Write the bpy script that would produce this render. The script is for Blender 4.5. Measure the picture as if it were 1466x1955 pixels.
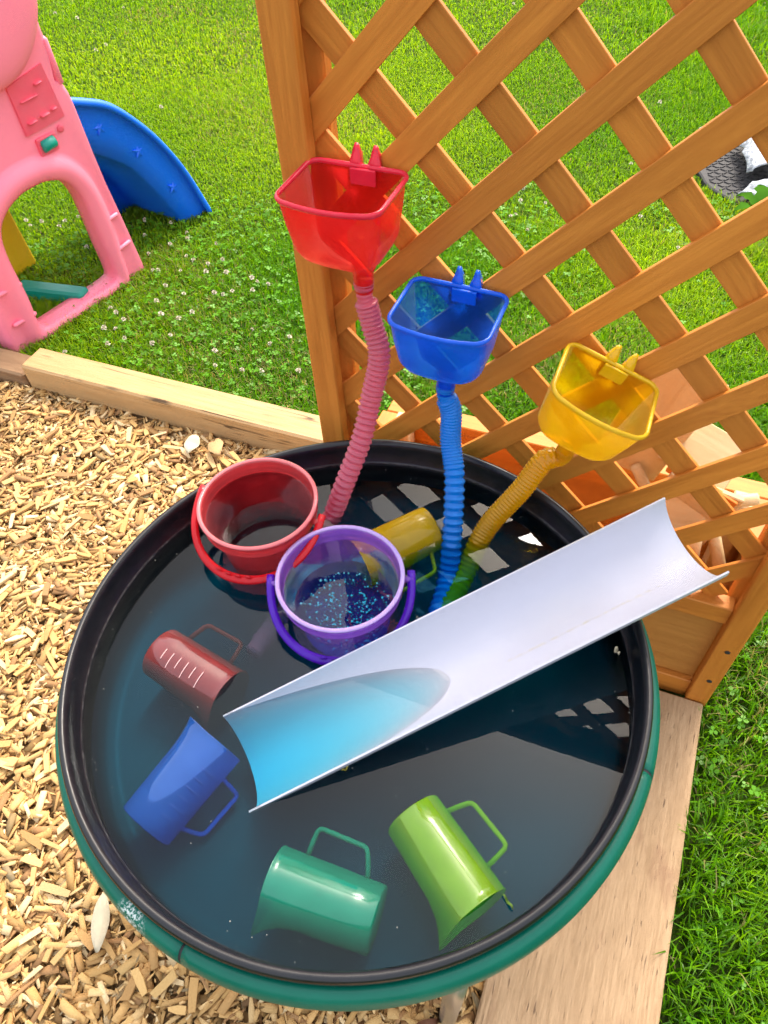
import bpy, math, random
import numpy as np
from mathutils import Matrix, Vector

for o in list(bpy.data.objects):
    bpy.data.objects.remove(o)
sc = bpy.context.scene
COL = sc.collection
rnd = random.Random(7)
R = math.radians

# ------------------------------------------------------------------ camera
cam_d = bpy.data.cameras.new('camera')
cam_d.sensor_fit = 'VERTICAL'
cam_d.sensor_height = 36.0
cam_d.sensor_width = 27.0
cam_d.lens = 25.81
cam_d.clip_start = 0.02
cam_d.clip_end = 500
cam = bpy.data.objects.new('camera', cam_d)
COL.objects.link(cam)
cam.matrix_world = Matrix(((0.99731, 0.07331, 0.0, 0.0),
                           (-0.05612, 0.76344, -0.64344, 0.0),
                           (-0.04717, 0.64170, 0.76550, 1.424),
                           (0, 0, 0, 1)))
sc.camera = cam

# ------------------------------------------------------------------ light: bright hazy day, thin cloud
SUN_EL, SUN_AZ = R(50), R(62)          # azimuth of the sun measured from +x
w = bpy.data.worlds.new('World')
sc.world = w
w.use_nodes = True
nt = w.node_tree
nt.nodes.clear()
sky = nt.nodes.new('ShaderNodeTexSky')
sky.sky_type = 'NISHITA'
sky.sun_disc = False
sky.sun_elevation = SUN_EL
sky.sun_rotation = R(90) - SUN_AZ
sky.dust_density = 9.0
sky.air_density = 1.2
mixc = nt.nodes.new('ShaderNodeMix'); mixc.data_type = 'RGBA'
mixc.inputs[0].default_value = 0.24       # veil of thin cloud over the blue
mixc.inputs[7].default_value = (16.5, 16.8, 17.4, 1)
bg = nt.nodes.new('ShaderNodeBackground')
bg.inputs[1].default_value = 0.15
wo = nt.nodes.new('ShaderNodeOutputWorld')
nt.links.new(sky.outputs[0], mixc.inputs[6])
nt.links.new(mixc.outputs[2], bg.inputs[0])
nt.links.new(bg.outputs[0], wo.inputs[0])

sun_d = bpy.data.lights.new('sun', 'SUN')
sun_d.energy = 2.0
sun_d.angle = R(16)
sun_d.color = (1.0, 0.95, 0.87)
sun = bpy.data.objects.new('sun', sun_d)
COL.objects.link(sun)
sdir = Vector((math.cos(SUN_EL) * math.cos(SUN_AZ), math.cos(SUN_EL) * math.sin(SUN_AZ), math.sin(SUN_EL)))
sun.rotation_euler = sdir.to_track_quat('Z', 'Y').to_euler()
sun.location = sdir * 20

vs = sc.view_settings
vs.view_transform = 'Standard'
vs.look = 'None'
vs.exposure = 0.88
vs.gamma = 1.0
vs.use_curve_mapping = False
sc.render.engine = 'CYCLES'
sc.cycles.use_denoising = True
sc.cycles.denoising_input_passes = 'RGB'
sc.cycles.max_bounces = 10
sc.cycles.transparent_max_bounces = 24
sc.cycles.caustics_reflective = False
sc.cycles.caustics_refractive = False
sc.cycles.sample_clamp_indirect = 8

# ------------------------------------------------------------------ material helpers
class NT:
    def __init__(self, name):
        self.m = bpy.data.materials.new(name)
        self.m.use_nodes = True
        self.t = self.m.node_tree
        self.t.nodes.clear()
        self.out = self.n('ShaderNodeOutputMaterial')
    def n(self, typ, **kw):
        nd = self.t.nodes.new(typ)
        for k, v in kw.items():
            setattr(nd, k, v)
        return nd
    def l(self, a, b):
        self.t.links.new(a, b)
    def noise(self, vec, scale, detail=4, rough=0.55, dist=0.0):
        nd = self.n('ShaderNodeTexNoise')
        nd.inputs['Scale'].default_value = scale
        nd.inputs['Detail'].default_value = detail
        nd.inputs['Roughness'].default_value = rough
        nd.inputs['Distortion'].default_value = dist
        if vec is not None:
            self.l(vec, nd.inputs['Vector'])
        return nd.outputs['Fac']
    def mapr(self, v, a, b, c, d):
        nd = self.n('ShaderNodeMapRange')
        for i, x in enumerate((a, b, c, d)):
            nd.inputs[i + 1].default_value = x
        self.l(v, nd.inputs[0])
        return nd.outputs[0]
    def mix(self, f, a, b, blend='MIX'):
        nd = self.n('ShaderNodeMix', data_type='RGBA', blend_type=blend)
        for i, x in ((0, f), (6, a), (7, b)):
            if isinstance(x, (int, float)):
                nd.inputs[i].default_value = x
            elif isinstance(x, tuple):
                nd.inputs[i].default_value = x if len(x) == 4 else x + (1,)
            else:
                self.l(x, nd.inputs[i])
        return nd.outputs[2]
    def math(self, op, a, b=None):
        nd = self.n('ShaderNodeMath', operation=op)
        for i, x in ((0, a), (1, b)):
            if x is None:
                continue
            if isinstance(x, (int, float)):
                nd.inputs[i].default_value = x
            else:
                self.l(x, nd.inputs[i])
        return nd.outputs[0]
    def bump(self, h, strength, dist=0.01):
        nd = self.n('ShaderNodeBump')
        nd.inputs['Strength'].default_value = strength
        nd.inputs['Distance'].default_value = dist
        self.l(h, nd.inputs['Height'])
        return nd.outputs[0]
    def mixs(self, f, a, b):
        nd = self.n('ShaderNodeMixShader')
        if isinstance(f, (int, float)):
            nd.inputs[0].default_value = f
        else:
            self.l(f, nd.inputs[0])
        self.l(a, nd.inputs[1]); self.l(b, nd.inputs[2])
        return nd.outputs[0]
    def bsdf(self, typ, col, rough=None, normal=None):
        nd = self.n(typ)
        if isinstance(col, tuple):
            nd.inputs['Color'].default_value = col + (1,)
        else:
            self.l(col, nd.inputs['Color'])
        if rough is not None:
            nd.inputs['Roughness'].default_value = rough
        if normal is not None:
            self.l(normal, nd.inputs['Normal'])
        return nd.outputs[0]
    def principled(self, col, rough=0.5, normal=None, spec=0.5, metal=0.0):
        nd = self.n('ShaderNodeBsdfPrincipled')
        if isinstance(col, tuple):
            nd.inputs['Base Color'].default_value = col + (1,)
        else:
            self.l(col, nd.inputs['Base Color'])
        if isinstance(rough, (int, float)):
            nd.inputs['Roughness'].default_value = rough
        else:
            self.l(rough, nd.inputs['Roughness'])
        if isinstance(spec, (int, float)):
            nd.inputs['Specular IOR Level'].default_value = spec
        else:
            self.l(spec, nd.inputs['Specular IOR Level'])
        nd.inputs['Metallic'].default_value = metal
        if normal is not None:
            self.l(normal, nd.inputs['Normal'])
        return nd.outputs[0]
    def done(self, s):
        self.l(s, self.out.inputs['Surface'])
        return self.m

def wood(name, light, dark, knot=(0.12, 0.05, 0.02), rough=0.55, grain=1.0, knots=0.5, stain=0.0, stain_col=(0.2, 0.1, 0.05), crack=0.0):
    """sawn timber; grain runs along the object's own x axis"""
    g = NT(name)
    tc = g.n('ShaderNodeTexCoord').outputs['Object']
    oi = g.n('ShaderNodeObjectInfo').outputs['Random']
    off = g.n('ShaderNodeCombineXYZ')
    g.l(g.math('MULTIPLY', oi, 37.0), off.inputs[0]); g.l(g.math('MULTIPLY', oi, 53.0), off.inputs[1]); g.l(g.math('MULTIPLY', oi, 19.0), off.inputs[2])
    va = g.n('ShaderNodeVectorMath', operation='ADD'); g.l(tc, va.inputs[0]); g.l(off.outputs[0], va.inputs[1])
    mp = g.n('ShaderNodeMapping'); g.l(va.outputs[0], mp.inputs[0]); mp.inputs['Scale'].default_value = (0.055, 1, 1)
    mp2 = g.n('ShaderNodeMapping'); g.l(va.outputs[0], mp2.inputs[0]); mp2.inputs['Scale'].default_value = (0.35, 1, 1)
    # knots: sparse voronoi cells
    vo = g.n('ShaderNodeTexVoronoi'); vo.inputs['Scale'].default_value = 9.0; g.l(mp2.outputs[0], vo.inputs['Vector'])
    kd = g.mapr(vo.outputs['Distance'], 0.02, 0.11, 1, 0)
    cellr = g.n('ShaderNodeSeparateColor'); g.l(vo.outputs['Color'], cellr.inputs[0])
    ksel = g.math('GREATER_THAN', cellr.outputs[0], 1.0 - 0.35 * knots)
    kmask = g.math('MULTIPLY', kd, ksel)
    kwarp = g.math('MULTIPLY', g.mapr(vo.outputs['Distance'], 0.0, 0.35, 1, 0), ksel)
    wv = g.n('ShaderNodeVectorMath', operation='ADD'); g.l(mp.outputs[0], wv.inputs[0])
    cx = g.n('ShaderNodeCombineXYZ'); g.l(g.math('MULTIPLY', kwarp, 0.03), cx.inputs[1]); g.l(g.math('MULTIPLY', kwarp, 0.03), cx.inputs[2])
    g.l(cx.outputs[0], wv.inputs[1])
    n1 = g.noise(wv.outputs[0], 60 * grain, 5, 0.6, 0.6)
    n2 = g.noise(wv.outputs[0], 260 * grain, 3, 0.6)
    n3 = g.noise(va.outputs[0], 5, 3)
    f = g.mapr(g.math('ADD', g.math('MULTIPLY', n1, 0.62), g.math('MULTIPLY', n2, 0.48)), 0.42, 0.68, 0, 1)
    c = g.mix(f, light, dark)
    c = g.mix(g.mapr(n3, 0.3, 0.7, 0.0, 0.45), c, g.mix(0.5, light, dark))
    hv = g.n('ShaderNodeHueSaturation'); g.l(c, hv.inputs['Color']); g.l(g.mapr(oi, 0, 1, 0.86, 1.12), hv.inputs['Value'])
    c = hv.outputs[0]
    c = g.mix(g.math('MULTIPLY', kmask, 0.85), c, knot)
    if crack:
        mp5 = g.n('ShaderNodeMapping'); g.l(va.outputs[0], mp5.inputs[0]); mp5.inputs['Scale'].default_value = (0.035, 1, 1)
        ck = g.math('ABSOLUTE', g.math('SUBTRACT', g.noise(mp5.outputs[0], 24, 2, 0.5, 0.4), 0.53))
        sel = g.mapr(g.noise(va.outputs[0], 6, 2), 0.50, 0.58, 0, 1)
        c = g.mix(g.math('MULTIPLY', g.math('MULTIPLY', g.mapr(ck, 0.003, 0.010, 1, 0), sel), crack), c, (0.05, 0.025, 0.012))
    if stain:
        mp3 = g.n('ShaderNodeMapping'); g.l(va.outputs[0], mp3.inputs[0]); mp3.inputs['Scale'].default_value = (0.4, 1, 1)
        s1 = g.mapr(g.noise(mp3.outputs[0], 9, 6, 0.65), 0.60, 0.68, 0, stain)
        c = g.mix(s1, c, stain_col)
        mp4 = g.n('ShaderNodeMapping'); g.l(va.outputs[0], mp4.inputs[0]); mp4.inputs['Scale'].default_value = (0.10, 1, 1)
        s2 = g.mapr(g.noise(mp4.outputs[0], 330, 1, 0.5), 0.70, 0.74, 0, 0.8)
        c = g.mix(s2, c, (0.10, 0.055, 0.03))
    b = g.bump(g.math('ADD', n1, g.math('MULTIPLY', n2, 0.6)), 0.35, 0.0015)
    return g.done(g.principled(c, rough, b, 0.35))

def plastic(name, col, trans=0.35, tint=None, rough=0.22, sss=0.45, gloss=1.0, bumps=0.0):
    """thin coloured plastic: lets some light and some of the view through"""
    g = NT(name)
    tc = g.n('ShaderNodeTexCoord').outputs['Object']
    hz = g.noise(tc, 38, 5, 0.6)
    c = g.mix(g.mapr(hz, 0.45, 0.8, 0, 0.14), col, tuple(min(1, x * 0.8 + 0.12) for x in col))
    nb = g.bump(g.noise(tc, 160, 2), bumps, 0.002) if bumps else None
    d = g.bsdf('ShaderNodeBsdfDiffuse', c, None, nb)
    t = g.bsdf('ShaderNodeBsdfTranslucent', c, None, nb)
    b = g.mixs(sss, d, t)
    if trans:
        tr = g.bsdf('ShaderNodeBsdfTransparent', tint or tuple(min(1.0, 0.25 + x) for x in col))
        b = g.mixs(g.mapr(hz, 0.3, 0.7, trans + 0.06, max(0, trans - 0.08)), b, tr)
    gl = g.bsdf('ShaderNodeBsdfGlossy', (1, 1, 1), rough, nb)
    fr = g.n('ShaderNodeFresnel'); fr.inputs[0].default_value = 1.38
    # under water the plastic hardly reflects (indices nearly match)
    ps = g.n('ShaderNodeSeparateXYZ'); g.l(g.n('ShaderNodeNewGeometry').outputs['Position'], ps.inputs[0])
    wet = g.mapr(ps.outputs[2], ZW - 0.0004, ZW + 0.0004, 0.05, 1.0)
    return g.done(g.mixs(g.math('MULTIPLY', g.math('MULTIPLY', fr.outputs[0], gloss), wet), b, gl))

def solid_plastic(name, col, rough=0.38, var=0.12, bump=0.05):
    g = NT(name)
    tc = g.n('ShaderNodeTexCoord').outputs['Object']
    a = g.noise(tc, 14, 6, 0.6)
    c = g.mix(g.mapr(a, 0.3, 0.75, 0, var), col, tuple(x * 0.7 + 0.1 for x in col))
    b = g.bump(g.noise(tc, 300, 2), bump, 0.001)
    return g.done(g.principled(c, g.mapr(a, 0.3, 0.7, rough - 0.06, rough + 0.1), b, 0.45))

def leafy(name, transl=0.35, gloss=0.08):
    g = NT(name)
    at = g.n('ShaderNodeVertexColor'); at.layer_name = 'Col'
    c = at.outputs[0]
    d = g.bsdf('ShaderNodeBsdfDiffuse', c)
    t = g.bsdf('ShaderNodeBsdfTranslucent', g.mix(1.0, c, (1.15, 1.1, 0.6), 'MULTIPLY'))
    gl = g.bsdf('ShaderNodeBsdfGlossy', (1, 1, 0.95), 0.42)
    return g.done(g.mixs(gloss, g.mixs(transl, d, t), gl))

def vcol_mat(name, rough=0.8):
    g = NT(name)
    at = g.n('ShaderNodeVertexColor'); at.layer_name = 'Col'
    tc = g.n('ShaderNodeTexCoord').outputs['Object']
    n1 = g.noise(tc, 420, 3, 0.6)
    c = g.mix(g.mapr(n1, 0.35, 0.7, 0, 0.4), at.outputs[0], g.mix(1.0, at.outputs[0], (0.62, 0.55, 0.45), 'MULTIPLY'))
    b = g.bump(n1, 0.3, 0.0008)
    return g.done(g.principled(c, rough, b, 0.2))

# ------------------------------------------------------------------ mesh helpers
WM = {}   # world matrices of everything, by object
def obj(name, mesh, mat=None, parent=None, M=None):
    """link a mesh (or an Empty when mesh is None); M is the matrix in the world"""
    o = bpy.data.objects.new(name, mesh)
    COL.objects.link(o)
    M = M if M is not None else Matrix.Identity(4)
    WM[o] = M
    if parent is not None:
        o.parent = parent
        o.matrix_basis = WM[parent].inverted() @ M
    else:
        o.matrix_basis = M
    if mat is not None and mesh is not None and not mesh.materials:
        mesh.materials.append(mat)
    return o

def tag(o, label=None, cat=None, group=None, kind=None):
    for k, v in (('label', label), ('category', cat), ('group', group), ('kind', kind)):
        if v:
            o[k] = v
    return o

def mk(V, F, smooth=False, col=None):
    me = bpy.data.meshes.new('mesh')
    me.from_pydata([tuple(v) for v in V], [], F)
    if smooth:
        me.polygons.foreach_set('use_smooth', [True] * len(me.polygons))
    if col is not None:
        a = me.color_attributes.new('Col', 'FLOAT_COLOR', 'POINT')
        a.data.foreach_set('color', np.asarray(col, dtype=np.float32).ravel())
    me.update()
    return me

def recalc(me):
    import bmesh
    bm = bmesh.new(); bm.from_mesh(me)
    bmesh.ops.recalc_face_normals(bm, faces=bm.faces)
    bm.to_mesh(me); bm.free()
    return me

def cbox(lx, ly, lz, b=0.002):
    """box with chamfered edges, centred"""
    hx, hy, hz = lx / 2, ly / 2, lz / 2
    b = min(b, hx * .45, hy * .45, hz * .45)
    V = []; idx = {}
    for sx in (-1, 1):
        for sy in (-1, 1):
            for sz in (-1, 1):
                for ax in range(3):
                    p = [sx * (hx - b), sy * (hy - b), sz * (hz - b)]
                    p[ax] = (sx * hx, sy * hy, sz * hz)[ax]
                    idx[(sx, sy, sz, ax)] = len(V); V.append(p)
    F = []
    for ax in range(3):
        o1, o2 = [a for a in range(3) if a != ax]
        for s in (-1, 1):
            f = []
            for a, bb in ((-1, -1), (1, -1), (1, 1), (-1, 1)):
                k = [0, 0, 0]; k[ax] = s; k[o1] = a; k[o2] = bb
                f.append(idx[(k[0], k[1], k[2], ax)])
            F.append(f)
        for a in (-1, 1):
            for bb in (-1, 1):
                f = []
                for s, pick in ((-1, o1), (1, o1), (1, o2), (-1, o2)):
                    k = [0, 0, 0]; k[ax] = s; k[o1] = a; k[o2] = bb
                    f.append(idx[(k[0], k[1], k[2], pick)])
                F.append(f)
    for sx in (-1, 1):
        for sy in (-1, 1):
            for sz in (-1, 1):
                F.append([idx[(sx, sy, sz, a)] for a in range(3)])
    return recalc(mk(V, F))

def loft(loops, closed_u=True, cap0=False, cap1=False, smooth=True):
    n = len(loops[0]); V = []; F = []
    for lp in loops:
        V += [tuple(q) for q in lp]
    for i in range(len(loops) - 1):
        for j in range(n if closed_u else n - 1):
            k = (j + 1) % n
            F.append((i * n + j, i * n + k, (i + 1) * n + k, (i + 1) * n + j))
    if cap0: F.append(list(range(n))[::-1])
    if cap1: F.append([(len(loops) - 1) * n + j for j in range(n)])
    return recalc(mk(V, F, smooth))

def lathe(prof, n=64, smooth=True, closed=True):
    loops = []
    for r, z in (prof + prof[:1] if closed else prof):
        loops.append([(r * math.cos(2 * math.pi * j / n), r * math.sin(2 * math.pi * j / n), z) for j in range(n)])
    if closed:
        loops = loops[:-1]
        V = [q for lp in loops for q in lp]; F = []
        m = len(loops)
        for i in range(m):
            i2 = (i + 1) % m
            for j in range(n):
                k = (j + 1) % n
                F.append((i * n + j, i * n + k, i2 * n + k, i2 * n + j))
        return recalc(mk(V, F, smooth))
    return loft(loops, True, False, False, smooth)

def spline(pts, n):
    P = [Vector(p) for p in pts]
    P = [P[0] * 2 - P[1]] + P + [P[-1] * 2 - P[-2]]
    out = []
    for i in range(1, len(P) - 2):
        for k in range(n):
            t = k / n
            a, b, c, d = P[i - 1], P[i], P[i + 1], P[i + 2]
            out.append(0.5 * ((2 * b) + (c - a) * t + (2 * a - 5 * b + 4 * c - d) * t * t + (3 * b - a - 3 * c + d) * t ** 3))
    out.append(P[-2].copy())
    return out

def resample(path, step):
    L = [0.0]
    for a, b in zip(path, path[1:]):
        L.append(L[-1] + (b - a).length)
    n = max(2, int(round(L[-1] / step)))
    out = []; j = 0
    for i in range(n + 1):
        s = L[-1] * i / n
        while j < len(L) - 2 and L[j + 1] < s:
            j += 1
        t = (s - L[j]) / max(1e-9, L[j + 1] - L[j])
        out.append(path[j].lerp(path[j + 1], t))
    return out, L[-1]

def frames(path, up=Vector((0, 0, 1))):
    fr = []; prev = None
    for i, p in enumerate(path):
        t = (path[min(i + 1, len(path) - 1)] - path[max(i - 1, 0)]).normalized()
        if prev is None:
            u = up if abs(t.dot(up)) < 0.95 else Vector((1, 0, 0))
            x = (u - t * u.dot(t)).normalized()
        else:
            x = (prev - t * prev.dot(t)).normalized()
        prev = x
        fr.append((p, t, x, t.cross(x)))
    return fr

def sweep(path, rx, ry=None, n=16, cap=True, smooth=True, up=Vector((0, 0, 1))):
    """rx, ry may be numbers or functions of the index"""
    loops = []
    for i, (p, t, x, y) in enumerate(frames(path, up)):
        a = rx(i) if callable(rx) else rx
        b = a if ry is None else (ry(i) if callable(ry) else ry)
        loops.append([p + x * (a * math.cos(2 * math.pi * j / n)) + y * (b * math.sin(2 * math.pi * j / n)) for j in range(n)])
    return loft(loops, True, cap, cap, smooth)

def frame_M(origin, x, y, z):
    return Matrix(((x[0], y[0], z[0], origin[0]), (x[1], y[1], z[1], origin[1]), (x[2], y[2], z[2], origin[2]), (0, 0, 0, 1)))

def T(x, y, z):
    return Matrix.Translation((x, y, z))

ZW = 0.542     # level of the water in the tray
# trellis / planter / timber frame: s along it, d away from the camera, z up
EX = Vector((0.9070, -0.4211, 0)); EN = Vector((0.4211, 0.9070, 0)); D0 = 0.8312
MT = frame_M(EN * D0, EX, EN, Vector((0, 0, 1)))
def S(s, d, z=0.0):
    return EX * s + EN * (D0 + d) + Vector((0, 0, z))

# ------------------------------------------------------------------ materials
M_STAIN = wood('stained_cedar', (0.68, 0.245, 0.036), (0.46, 0.145, 0.018), (0.12, 0.035, 0.012), 0.55, 0.8, 1.0)
M_STAIN_PANEL = wood('stained_ply', (0.56, 0.245, 0.055), (0.44, 0.175, 0.035), (0.2, 0.06, 0.02), 0.45, 0.5, 0.3)
M_PINE = wood('fresh_pine', (0.58, 0.375, 0.18), (0.43, 0.25, 0.10), (0.24, 0.11, 0.04), 0.6, 0.8, 0.9, crack=0.85)
M_OLDPINE = wood('weathered_board', (0.58, 0.385, 0.215), (0.36, 0.22, 0.11), (0.2, 0.1, 0.05), 0.7, 2.6, 0.12, 0.6, (0.26, 0.13, 0.07))
M_GREYWOOD = wood('old_brown_timber', (0.38, 0.23, 0.12), (0.22, 0.12, 0.06), (0.08, 0.04, 0.02), 0.75, 1.0, 0.3)
M_TOYWOOD = wood('toy_wood', (0.68, 0.52, 0.29), (0.54, 0.38, 0.18), (0.4, 0.2, 0.08), 0.5, 0.5, 0.15)
M_GRASS = leafy('grass_blades', 0.48, 0.018)
M_CLOVER = leafy('clover_leaves', 0.30, 0.02)
M_CHIP = vcol_mat('wood_chip', 0.75)
M_PINK = solid_plastic('pink_plastic', (1.0, 0.23, 0.34), 0.42, 0.16)
M_PINKRED = solid_plastic('rose_plastic', (0.85, 0.085, 0.15), 0.5, 0.5)
M_SLIDE = solid_plastic('blue_plastic', (0.004, 0.16, 0.95), 0.36, 0.06)
M_YELLOWP = solid_plastic('yellow_plastic', (0.78, 0.50, 0.01), 0.45, 0.1)
M_TEALP = solid_plastic('teal_plastic', (0.0, 0.27, 0.20), 0.38, 0.08)
def pvc():
    g = NT('white_pvc')
    tc = g.n('ShaderNodeTexCoord').outputs['Object']
    mp = g.n('ShaderNodeMapping'); g.l(tc, mp.inputs[0]); mp.inputs['Scale'].default_value = (0.12, 1, 1)
    a = g.noise(mp.outputs[0], 60, 5, 0.65); b = g.noise(tc, 9, 5, 0.6); e = g.noise(tc, 420, 2, 0.5)
    c = g.mix(g.mapr(a, 0.45, 0.75, 0, 0.16), (0.50, 0.505, 0.585), (0.43, 0.425, 0.46))
    c = g.mix(g.mapr(b, 0.50, 0.72, 0, 0.20), c, (0.47, 0.46, 0.49))
    c = g.mix(g.mapr(e, 0.80, 0.82, 0, 0.6), c, (0.12, 0.11, 0.10))
    return g.done(g.principled(c, g.mapr(b, 0.3, 0.7, 0.28, 0.46), g.bump(a, 0.03, 0.002), 0.45))
M_TROUGH = pvc()
M_BLACKM = solid_plastic('black_rubber', (0.014, 0.013, 0.015), 0.7, 0.3, 0.3)
M_STEEL = NT('steel')
M_STEEL = M_STEEL.done(M_STEEL.principled((0.5, 0.48, 0.45), 0.35, None, 0.5, 0.9))
M_WHITEPETAL = NT('petals')
M_WHITEPETAL = M_WHITEPETAL.done(M_WHITEPETAL.bsdf('ShaderNodeBsdfDiffuse', (0.58, 0.53, 0.42)))

def tray_mat():
    g = NT('black_tray')
    tc = g.n('ShaderNodeTexCoord').outputs['Object']
    a = g.noise(tc, 9, 6, 0.65); b = g.noise(tc, 60, 4, 0.6)
    c = g.mix(g.mapr(a, 0.45, 0.75, 0, 0.6), (0.006, 0.006, 0.008), (0.016, 0.016, 0.018))
    sp = g.n('ShaderNodeSeparateXYZ'); g.l(tc, sp.inputs[0])
    # floor coloured paler to stand in for light scattered in the water
    c = g.mix(g.mapr(sp.outputs[2], 0.455, 0.500, 1, 0), c, g.mix(g.mapr(g.noise(tc, 5, 5, 0.6), 0.35, 0.7, 0, 1), (0.046, 0.048, 0.050), (0.060, 0.062, 0.062)))
    # lime-scale line just above the water
    d = g.math('ABSOLUTE', g.math('SUBTRACT', sp.outputs[2], 0.5470))
    m = g.math('MULTIPLY', g.mapr(d, 0.0004, 0.0020, 1, 0), g.mapr(g.noise(tc, 160, 5, 0.7), 0.40, 0.66, 0, 0.45))
    c = g.mix(m, c, (0.22, 0.21, 0.20))
    return g.done(g.principled(c, g.mapr(b, 0.3, 0.7, 0.24, 0.40), g.bump(b, 0.06, 0.002), g.mapr(sp.outputs[2], ZW - 0.0005, ZW + 0.0005, 0.04, 0.5)))
M_TRAY = tray_mat()

def ring_mat():
    g = NT('green_painted_tube')
    tc = g.n('ShaderNodeTexCoord').outputs['Object']
    a = g.noise(tc, 12, 6, 0.65)
    c = g.mix(g.mapr(a, 0.4, 0.7, 0, 0.5), (0.001, 0.120, 0.078), (0.002, 0.165, 0.105))
    # a scuffed patch where the paint has gone chalky
    vm = g.n('ShaderNodeVectorMath', operation='DISTANCE'); g.l(tc, vm.inputs[0]); vm.inputs[1].default_value = (-0.250, -0.298, 0.556)
    m = g.math('MULTIPLY', g.mapr(vm.outputs['Value'], 0.012, 0.024, 1, 0), g.mapr(g.noise(tc, 230, 5, 0.7), 0.50, 0.56, 0, 1))
    c = g.mix(m, c, (0.62, 0.68, 0.64))
    e = g.noise(tc, 300, 3)
    m2 = g.mapr(e, 0.74, 0.78, 0, 0.6)
    c = g.mix(m2, c, (0.25, 0.42, 0.34))
    return g.done(g.principled(c, g.mapr(a, 0.3, 0.7, 0.30, 0.48), g.bump(g.noise(tc, 120, 3), 0.05, 0.002), 0.3))
M_RING = ring_mat()

def water_mat():
    g = NT('dyed_water')
    tc = g.n('ShaderNodeTexCoord').outputs['Object']
    nb = g.bump(g.noise(tc, 7, 2, 0.5), 0.05, 0.004)
    tr = g.bsdf('ShaderNodeBsdfTransparent', (1, 1, 1))
    gl = g.bsdf('ShaderNodeBsdfGlossy', (1, 1, 1), 0.008, nb)
    fr = g.n('ShaderNodeFresnel'); fr.inputs[0].default_value = 1.31
    g.l(g.mixs(fr.outputs[0], tr, gl), g.out.inputs['Surface'])
    ab = g.n('ShaderNodeVolumeAbsorption')
    ab.inputs['Color'].default_value = (0.0, 0.91, 0.999, 1)
    ab.inputs['Density'].default_value = 27.0
    g.l(ab.outputs[0], g.out.inputs['Volume'])
    return g.m
M_WATER = water_mat()

# ------------------------------------------------------------------ ground
def ground_mat():
    g = NT('lawn_soil')
    tc = g.n('ShaderNodeTexCoord').outputs['Object']
    a = g.noise(tc, 1.1, 5, 0.6); b = g.noise(tc, 40, 5, 0.7)
    c = g.mix(g.mapr(a, 0.35, 0.65, 0, 1), (0.030, 0.060, 0.006), (0.050, 0.085, 0.008))
    c = g.mix(g.mapr(b, 0.4, 0.7, 0, 0.7), c, (0.024, 0.024, 0.010))
    return g.done(g.principled(c, 0.9, g.bump(b, 0.5, 0.02), 0.1))
lawn = obj('lawn_ground', mk([(-150, -150, 0), (150, -150, 0), (150, 150, 0), (-150, 150, 0)], [(0, 1, 2, 3)]), ground_mat())
tag(lawn, 'green lawn with clover spreading behind the trellis', 'lawn', kind='structure')

def chipbed_mat():
    g = NT('chip_bed_base')
    tc = g.n('ShaderNodeTexCoord').outputs['Object']
    b = g.noise(tc, 70, 5, 0.7)
    c = g.mix(g.mapr(b, 0.35, 0.65, 0, 1), (0.11, 0.065, 0.03), (0.34, 0.21, 0.09))
    return g.done(g.principled(c, 0.9, g.bump(b, 0.6, 0.01), 0.1))
q = [S(-3.2, -1.6, 0.004), S(0.03, -1.6, 0.004), S(0.03, 0.342, 0.004), S(-3.2, 0.342, 0.004)]
chipbed = obj('wood_chip_bed', mk(q, [(0, 1, 2, 3)]), chipbed_mat())
tag(chipbed, 'bed of pale wood chips around the water table', 'ground', kind='structure')

# ---- wood chips
def vnoise(x, y, seed, scale):
    r = np.random.default_rng(seed); G = r.uniform(0, 1, (64, 64))
    u = x * scale + 100; v = y * scale + 100
    i = np.floor(u).astype(int); j = np.floor(v).astype(int); fu = u - i; fv = v - j
    fu = fu * fu * (3 - 2 * fu); fv = fv * fv * (3 - 2 * fv)
    g = lambda a, b: G[a % 64, b % 64]
    return (g(i, j) * (1 - fu) + g(i + 1, j) * fu) * (1 - fv) + (g(i, j + 1) * (1 - fu) + g(i + 1, j + 1) * fu) * fv
nr = np.random.default_rng(11)
CHIPCOL = np.array([(0.66, 0.42, 0.17), (0.76, 0.52, 0.24), (0.60, 0.36, 0.13), (0.72, 0.46, 0.18), (0.50, 0.29, 0.11), (0.82, 0.62, 0.34), (0.38, 0.21, 0.09), (0.64, 0.39, 0.15)])
def chip_verts(L, W, H, r):
    t0, t1 = r.choice((0.4, 0.75, 0.9, 1.0, 1.0)), r.choice((0.3, 0.7, 0.85, 1.0, 1.0))
    s0, s1 = r.uniform(-0.25, 0.25), r.uniform(-0.25, 0.25)
    bend = r.uniform(-0.06, 0.06)
    V = []
    for x, tp, sh in ((-0.5, t0, s0), (0.0, 1.0, 0.0), (0.5, t1, s1)):
        for y in (-0.5, 0.5):
            for z in (-0.5, 0.5):
                V.append(((x + sh * y * 0.4) * L, y * W * tp + (bend * L if x == 0 else 0), z * H * (0.55 + 0.45 * tp) + (0 if x else 0.12 * H)))
    return V
CF = []
for a in (0, 4):
    b = a + 4
    CF += [(a, a + 1, b + 1, b), (a + 2, b + 2, b + 3, a + 3), (a + 1, a + 3, b + 3, b + 1), (a, b, b + 2, a + 2)]
CF += [(0, 2, 3, 1), (8, 9, 11, 10)]
CF = np.array(CF)
variants = np.array([chip_verts(1, 1, 1, rnd) for _ in range(60)])
def chip_scales(n, big=False):
    L = nr.gamma(2.6, 0.0084, n).clip(0.006, 0.065)
    if big: L = nr.uniform(0.028, 0.056, n)
    W = (L * nr.uniform(0.10, 0.42, n)).clip(0.0025, 0.014)
    H = (W * nr.uniform(0.18, 0.5, n)).clip(0.001, 0.005)
    return L, W, H
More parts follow.
